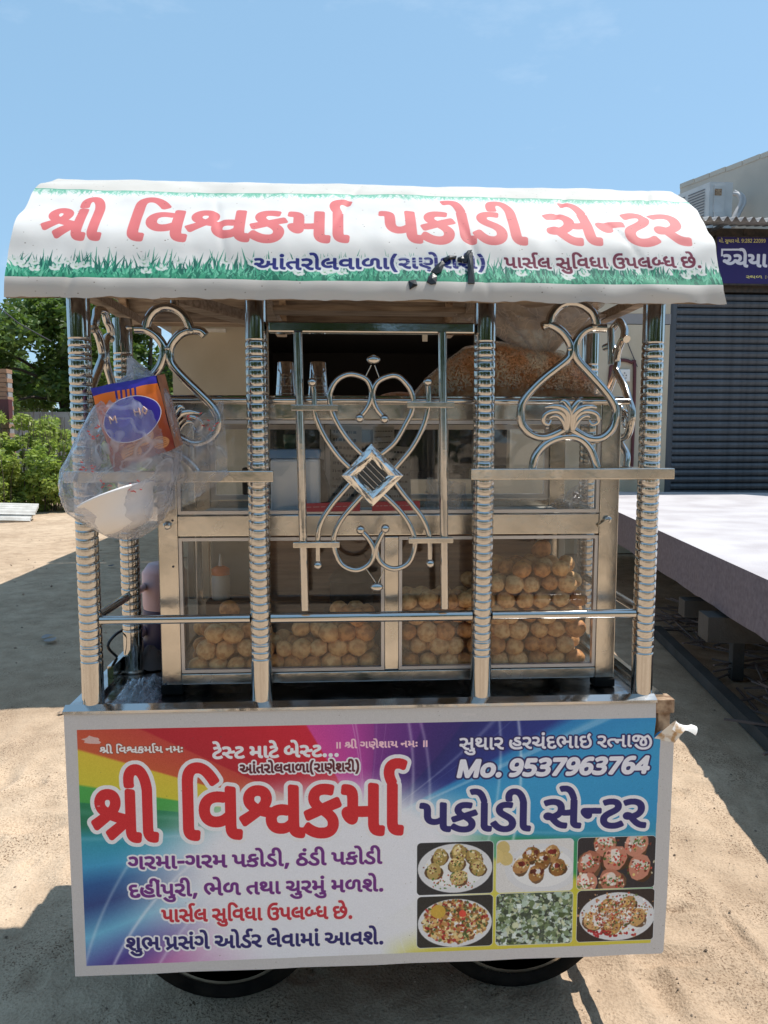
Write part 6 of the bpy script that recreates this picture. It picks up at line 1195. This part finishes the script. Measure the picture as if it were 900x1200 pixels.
fm.build('plastic_bag', M['bag2'], rb, fix=False)
fm = MB(); fm.grid(neck, 120, 16); fm.build('gathered_neck', M['bag3'], rb, fix=False)
solo(MB().box(tuple(at(495, 400, 7.4)+Vector((0, 0, 0))), tuple(at(501, 392, 7.4)+Vector((0, .02, 0)))), 'hanging_tag', M['cream'], 'tiny yellow tag hanging in the dark shop opening', 'tag')
# ---------------------------------------------------------------- left end: plastic bag with biscuit packet and foam bowl
pk = thing('biscuit_packet', 'violet and orange biscuit packet inside the hanging plastic bag', 'biscuit packet', tuple(at(150, 540, -.06)))
F4 = [at(106, 455, -.085), at(183, 440, -.095), at(205, 525, -.095), at(134, 553, -.085)]; bkv = [p+Vector((.004, .055, .008)) for p in F4]
po = MB(); NP = 16
def pillow(a, b):
    q = F4[3].lerp(F4[2], a).lerp(F4[0].lerp(F4[1], a), b); e = (16*a*(1-a)*b*(1-b))**.5; n1 = noise.noise((a*4, b*4, 2)); n2 = abs(noise.noise((a*7, b*7, 5)))
    return (q.x+.004*n1*(1-e), q.y-.016*e-.006*n2, q.z+.004*noise.noise((a*5, b*5, 9))*(1-e))
po.grid(pillow, NP, NP)
po.build('front_face', printed('packet print', packet_sheet(), .3), pk, uv=lambda v, i: ((i % (NP+1))/NP, (i//(NP+1))/NP), fix=False)
MB().add(F4+bkv, [(1, 0, 4, 5), (0, 3, 7, 4), (3, 2, 6, 7), (4, 7, 6, 5)]).build('wrapper', mat('packet violet', (.05, .04, .26), .35, col2=(.45, .12, .05), scale=9), pk)
MB().add([F4[1]+Vector((.001, 0, 0)), F4[2]+Vector((.001, 0, 0)), bkv[2]+Vector((.001, 0, 0)), bkv[1]+Vector((.001, 0, 0))], [(0, 1, 2, 3)]).build('side_face', mat('packet brown', (.34, .13, .07), .4, col2=(.5, .2, .1), scale=30), pk, fix=False)
def word(s, o, ux, uz, h, m, par, nm='letter'):
    G_ = {'M': [[(0, 0), (0, 1)], [(0, 1), (.4, .4)], [(.4, .4), (.8, 1)], [(.8, 1), (.8, 0)]], 'H': [[(0, 0), (0, 1)], [(.7, 0), (.7, 1)], [(0, .5), (.7, .5)]], 'O': [[(.05, .5), (.35, 1)], [(.35, 1), (.7, .5)], [(.7, .5), (.35, 0)], [(.35, 0), (.05, .5)]], 'E': [[(0, 0), (0, 1)], [(0, 0), (.6, 0)], [(0, .5), (.5, .5)], [(0, 1), (.6, 1)]], 'T': [[(.3, 0), (.3, 1)], [(0, 1), (.6, 1)]], 'L': [[(0, 0), (0, 1)], [(0, 0), (.6, 0)]], 'A': [[(0, 0), (.35, 1)], [(.35, 1), (.7, 0)], [(.15, .4), (.55, .4)]]}
    x = 0
    for ch in s:
        if ch != ' ':
            mb = MB()
            for p, q in G_[ch]: mb.tube([o+ux*(x+p[0])*h+uz*p[1]*h, o+ux*(x+q[0])*h+uz*q[1]*h], h*.11, 5)
            mb.build(nm, m, par)
        x += 1.05
ux = (F4[1]-F4[0]).normalized(); uz = (F4[0]-F4[3]).normalized(); cream_ = mat('gold print', (.60, .40, .34), .4)
word('M', F4[0].lerp(F4[2], .36)+Vector((-.014, -.024, -.030)), ux, uz, .015, cream_, pk); word('HO', F4[0].lerp(F4[2], .5)+Vector((.012, -.024, .004)), ux, uz, .015, cream_, pk); word('LET A', F4[0]+ux*.055-uz*.015+Vector((0, -.003, 0)), ux, uz, .008, M['white'], pk)
bc = at(141, 594, -.07); bw = MB(); ax = Vector((-.36, .10, .92)).normalized(); e1_ = ax.orthogonal().normalized(); e2_ = ax.cross(e1_)
pr2 = [(0, -.050), (.036, -.050), (.052, -.043), (.066, -.018), (.078, .018), (.086, .023), (.086, .027), (.077, .024), (.063, -.014), (.048, -.036), (.0, -.042)]
Vb = [bc+ax*h+(e1_*math.cos(2*math.pi*k/32)+e2_*math.sin(2*math.pi*k/32))*q for q, h in pr2 for k in range(32)]
bw.add(Vb, [(i*32+k, i*32+(k+1) % 32, (i+1)*32+(k+1) % 32, (i+1)*32+k) for i in range(len(pr2)-1) for k in range(32)], True)
bw.build('foam_bowl', M['foam'], None, 'white foam bowl at the bottom of the hanging plastic bag', cat='bowl')
hb = thing('carry_bag', 'thin clear plastic bag hanging at the left with a packet and bowl inside', 'plastic bag', tuple(at(150, 560, -.05)))
RB = [(418, 150, 2, .004), (428, 156, 7, .012), (440, 164, 15, .02), (456, 160, 32, .035), (480, 156, 45, .055), (510, 150, 54, .065), (540, 144, 60, .07), (562, 138, 62, .075), (580, 136, 60, .078), (600, 138, 54, .075), (616, 144, 38, .055), (627, 147, 20, .03), (631, 148, 6, .012)]
sh_ = MB()
def bagf(a, b):
    s = b*(len(RB)-1); i = min(int(s), len(RB)-2); t = s-i; q = [RB[i][k]*(1-t)+RB[i+1][k]*t for k in range(4)]
    th = a*2*math.pi; c = at(q[1], q[0], -.065); w = q[2]/505; n = noise.noise((math.cos(th)*2.2, math.sin(th)*2.2, b*5))*.35+abs(noise.noise((math.cos(th)*5, math.sin(th)*5, b*9+4)))*.3-.45*abs(noise.noise((math.cos(th)*4+b*3, math.sin(th)*6, b*7+1)))**.7
    k = 1+.16*n*(1 if b > .12 else .4); return (c.x+w*k*math.cos(th), c.y+.004+q[3]*k*math.sin(th)*1.0, c.z+.012*n)
sh_.grid(bagf, 110, 90)
bo = sh_.build('bag_body', M['bag'], hb, fix=False)
fp = MB()
def tail(a, b):
    q = at(186, 520, -.03).lerp(at(262, 470, -.03), a).lerp(at(176, 606, -.04).lerp(at(268, 556, -.03), a), b); n = noise.noise((a*5, b*5, 3)); n2 = abs(noise.noise((a*11, b*3, 7)))
    drop = .015*math.sin(a*math.pi)*b; return (q.x+.006*n, q.y-.012*n-.018*n2, q.z-drop+.006*n2)
fp.grid(tail, 30, 26); fp.build('loose_flap', M['bag'], hb, fix=False)
fp = MB(); fp.grid(lambda a, b: tuple(at(148, 420, -.06).lerp(at(196, 468, -.06), a).lerp(at(160, 430, -.07).lerp(at(170, 478, -.075), a), b)+Vector((0, -.012*abs(noise.noise((a*8, b*4, 5))), .01*noise.noise((a*6, b*3, 1))))), 16, 8); fp.build('handle_flap', M['bag'], hb, fix=False)
r = random.Random(6); rp_ = MB()
for cx_, cy_, n in ((103, 548, 9), (112, 508, 8), (246, 500, 9), (122, 572, 6), (160, 570, 6), (228, 486, 5)):
    for k in range(n):
        p = at(cx_+r.uniform(-9, 9), cy_+r.uniform(-7, 7)-k*.3, -.135 if cx_ < 200 else -.062); rp_.obox(p, (r.uniform(.001, .0035), 0, r.uniform(-.002, .002)), (0, .0004, 0), (.0002, 0, .0012))
rp_.build('red_print_specks', M['redprint'], hb)
# ---------------------------------------------------------------- left end of the deck
c = at(196, 780, .47); dr_ = thing('water_drum', 'pink and violet water drum with a tap behind the left cabinet post', 'water drum', (c.x, .47, .8815))
MB().lathe([(0, 0), (.062, 0), (.064, .01), (.064, .135), (.062, .140)], (c.x, .47, .8815), 28).build('lower_body', M['violet'], dr_)
MB().lathe([(.061, .1405), (.063, .15), (.063, .245), (.045, .270), (0, .272)], (c.x, .47, .8815), 28).build('upper_body', M['pink'], dr_)
tp_ = MB().tube([(c.x-.06, .44, .965), at(166, 742, .42), at(157, 741, .41), at(151, 745, .41), at(149, 754, .41)], [.012, .013, .012, .010, .008], 10, 4).build('tap', M['pink'], dr_)
MB().ball(at(163, 735, .41), .013, 12, (1, .8, 1.2)).build('tap_handle', M['pink'], tp_)
c = at(176, 787, .33); cl_ = MB(); cl_.grid(lambda a, b: (c.x+.045*(b**.7)*math.cos(a*6.283)*(1+.25*noise.noise((a*6.28, b*3, 1))), .345+.04*(b**.7)*math.sin(a*6.283), .885+.06*(1-b)**.8+.01*noise.noise((math.cos(a*6.283)*2, b*4, 6))), 24, 10)
solo(cl_, 'cloth_rag', M['cloth'], 'crumpled grey brown cloth on the deck beside the cabinet foot', 'cloth', fix=False)
c = at(145, 822, .12); cw = MB(); cw.grid(lambda a, b: (-.615+.10*a+.01*noise.noise((a*5, b*5, 1)), .055+.18*b, .8835+.030*max(0, math.sin(math.pi*a)*math.sin(math.pi*b))**.8*(.5+abs(noise.noise((a*7, b*7, 3)))*2)), 26, 26)
solo(cw, 'plastic_sheet', M['bag'], 'crumpled shiny clear plastic on the left end of the deck', 'plastic sheet', fix=False)
solo(MB().tube([Vector((-.672, .30, .927)), Vector((-.685, .27, .965)), Vector((-.675, .33, .985)), Vector((-.655, .40, .975)), Vector((-.65, .42, .93)), Vector((-.655, .46, .90))], .004, 8, 5), 'black_cable', M['black'], 'black cable looped over the left lip of the deck', 'cable')
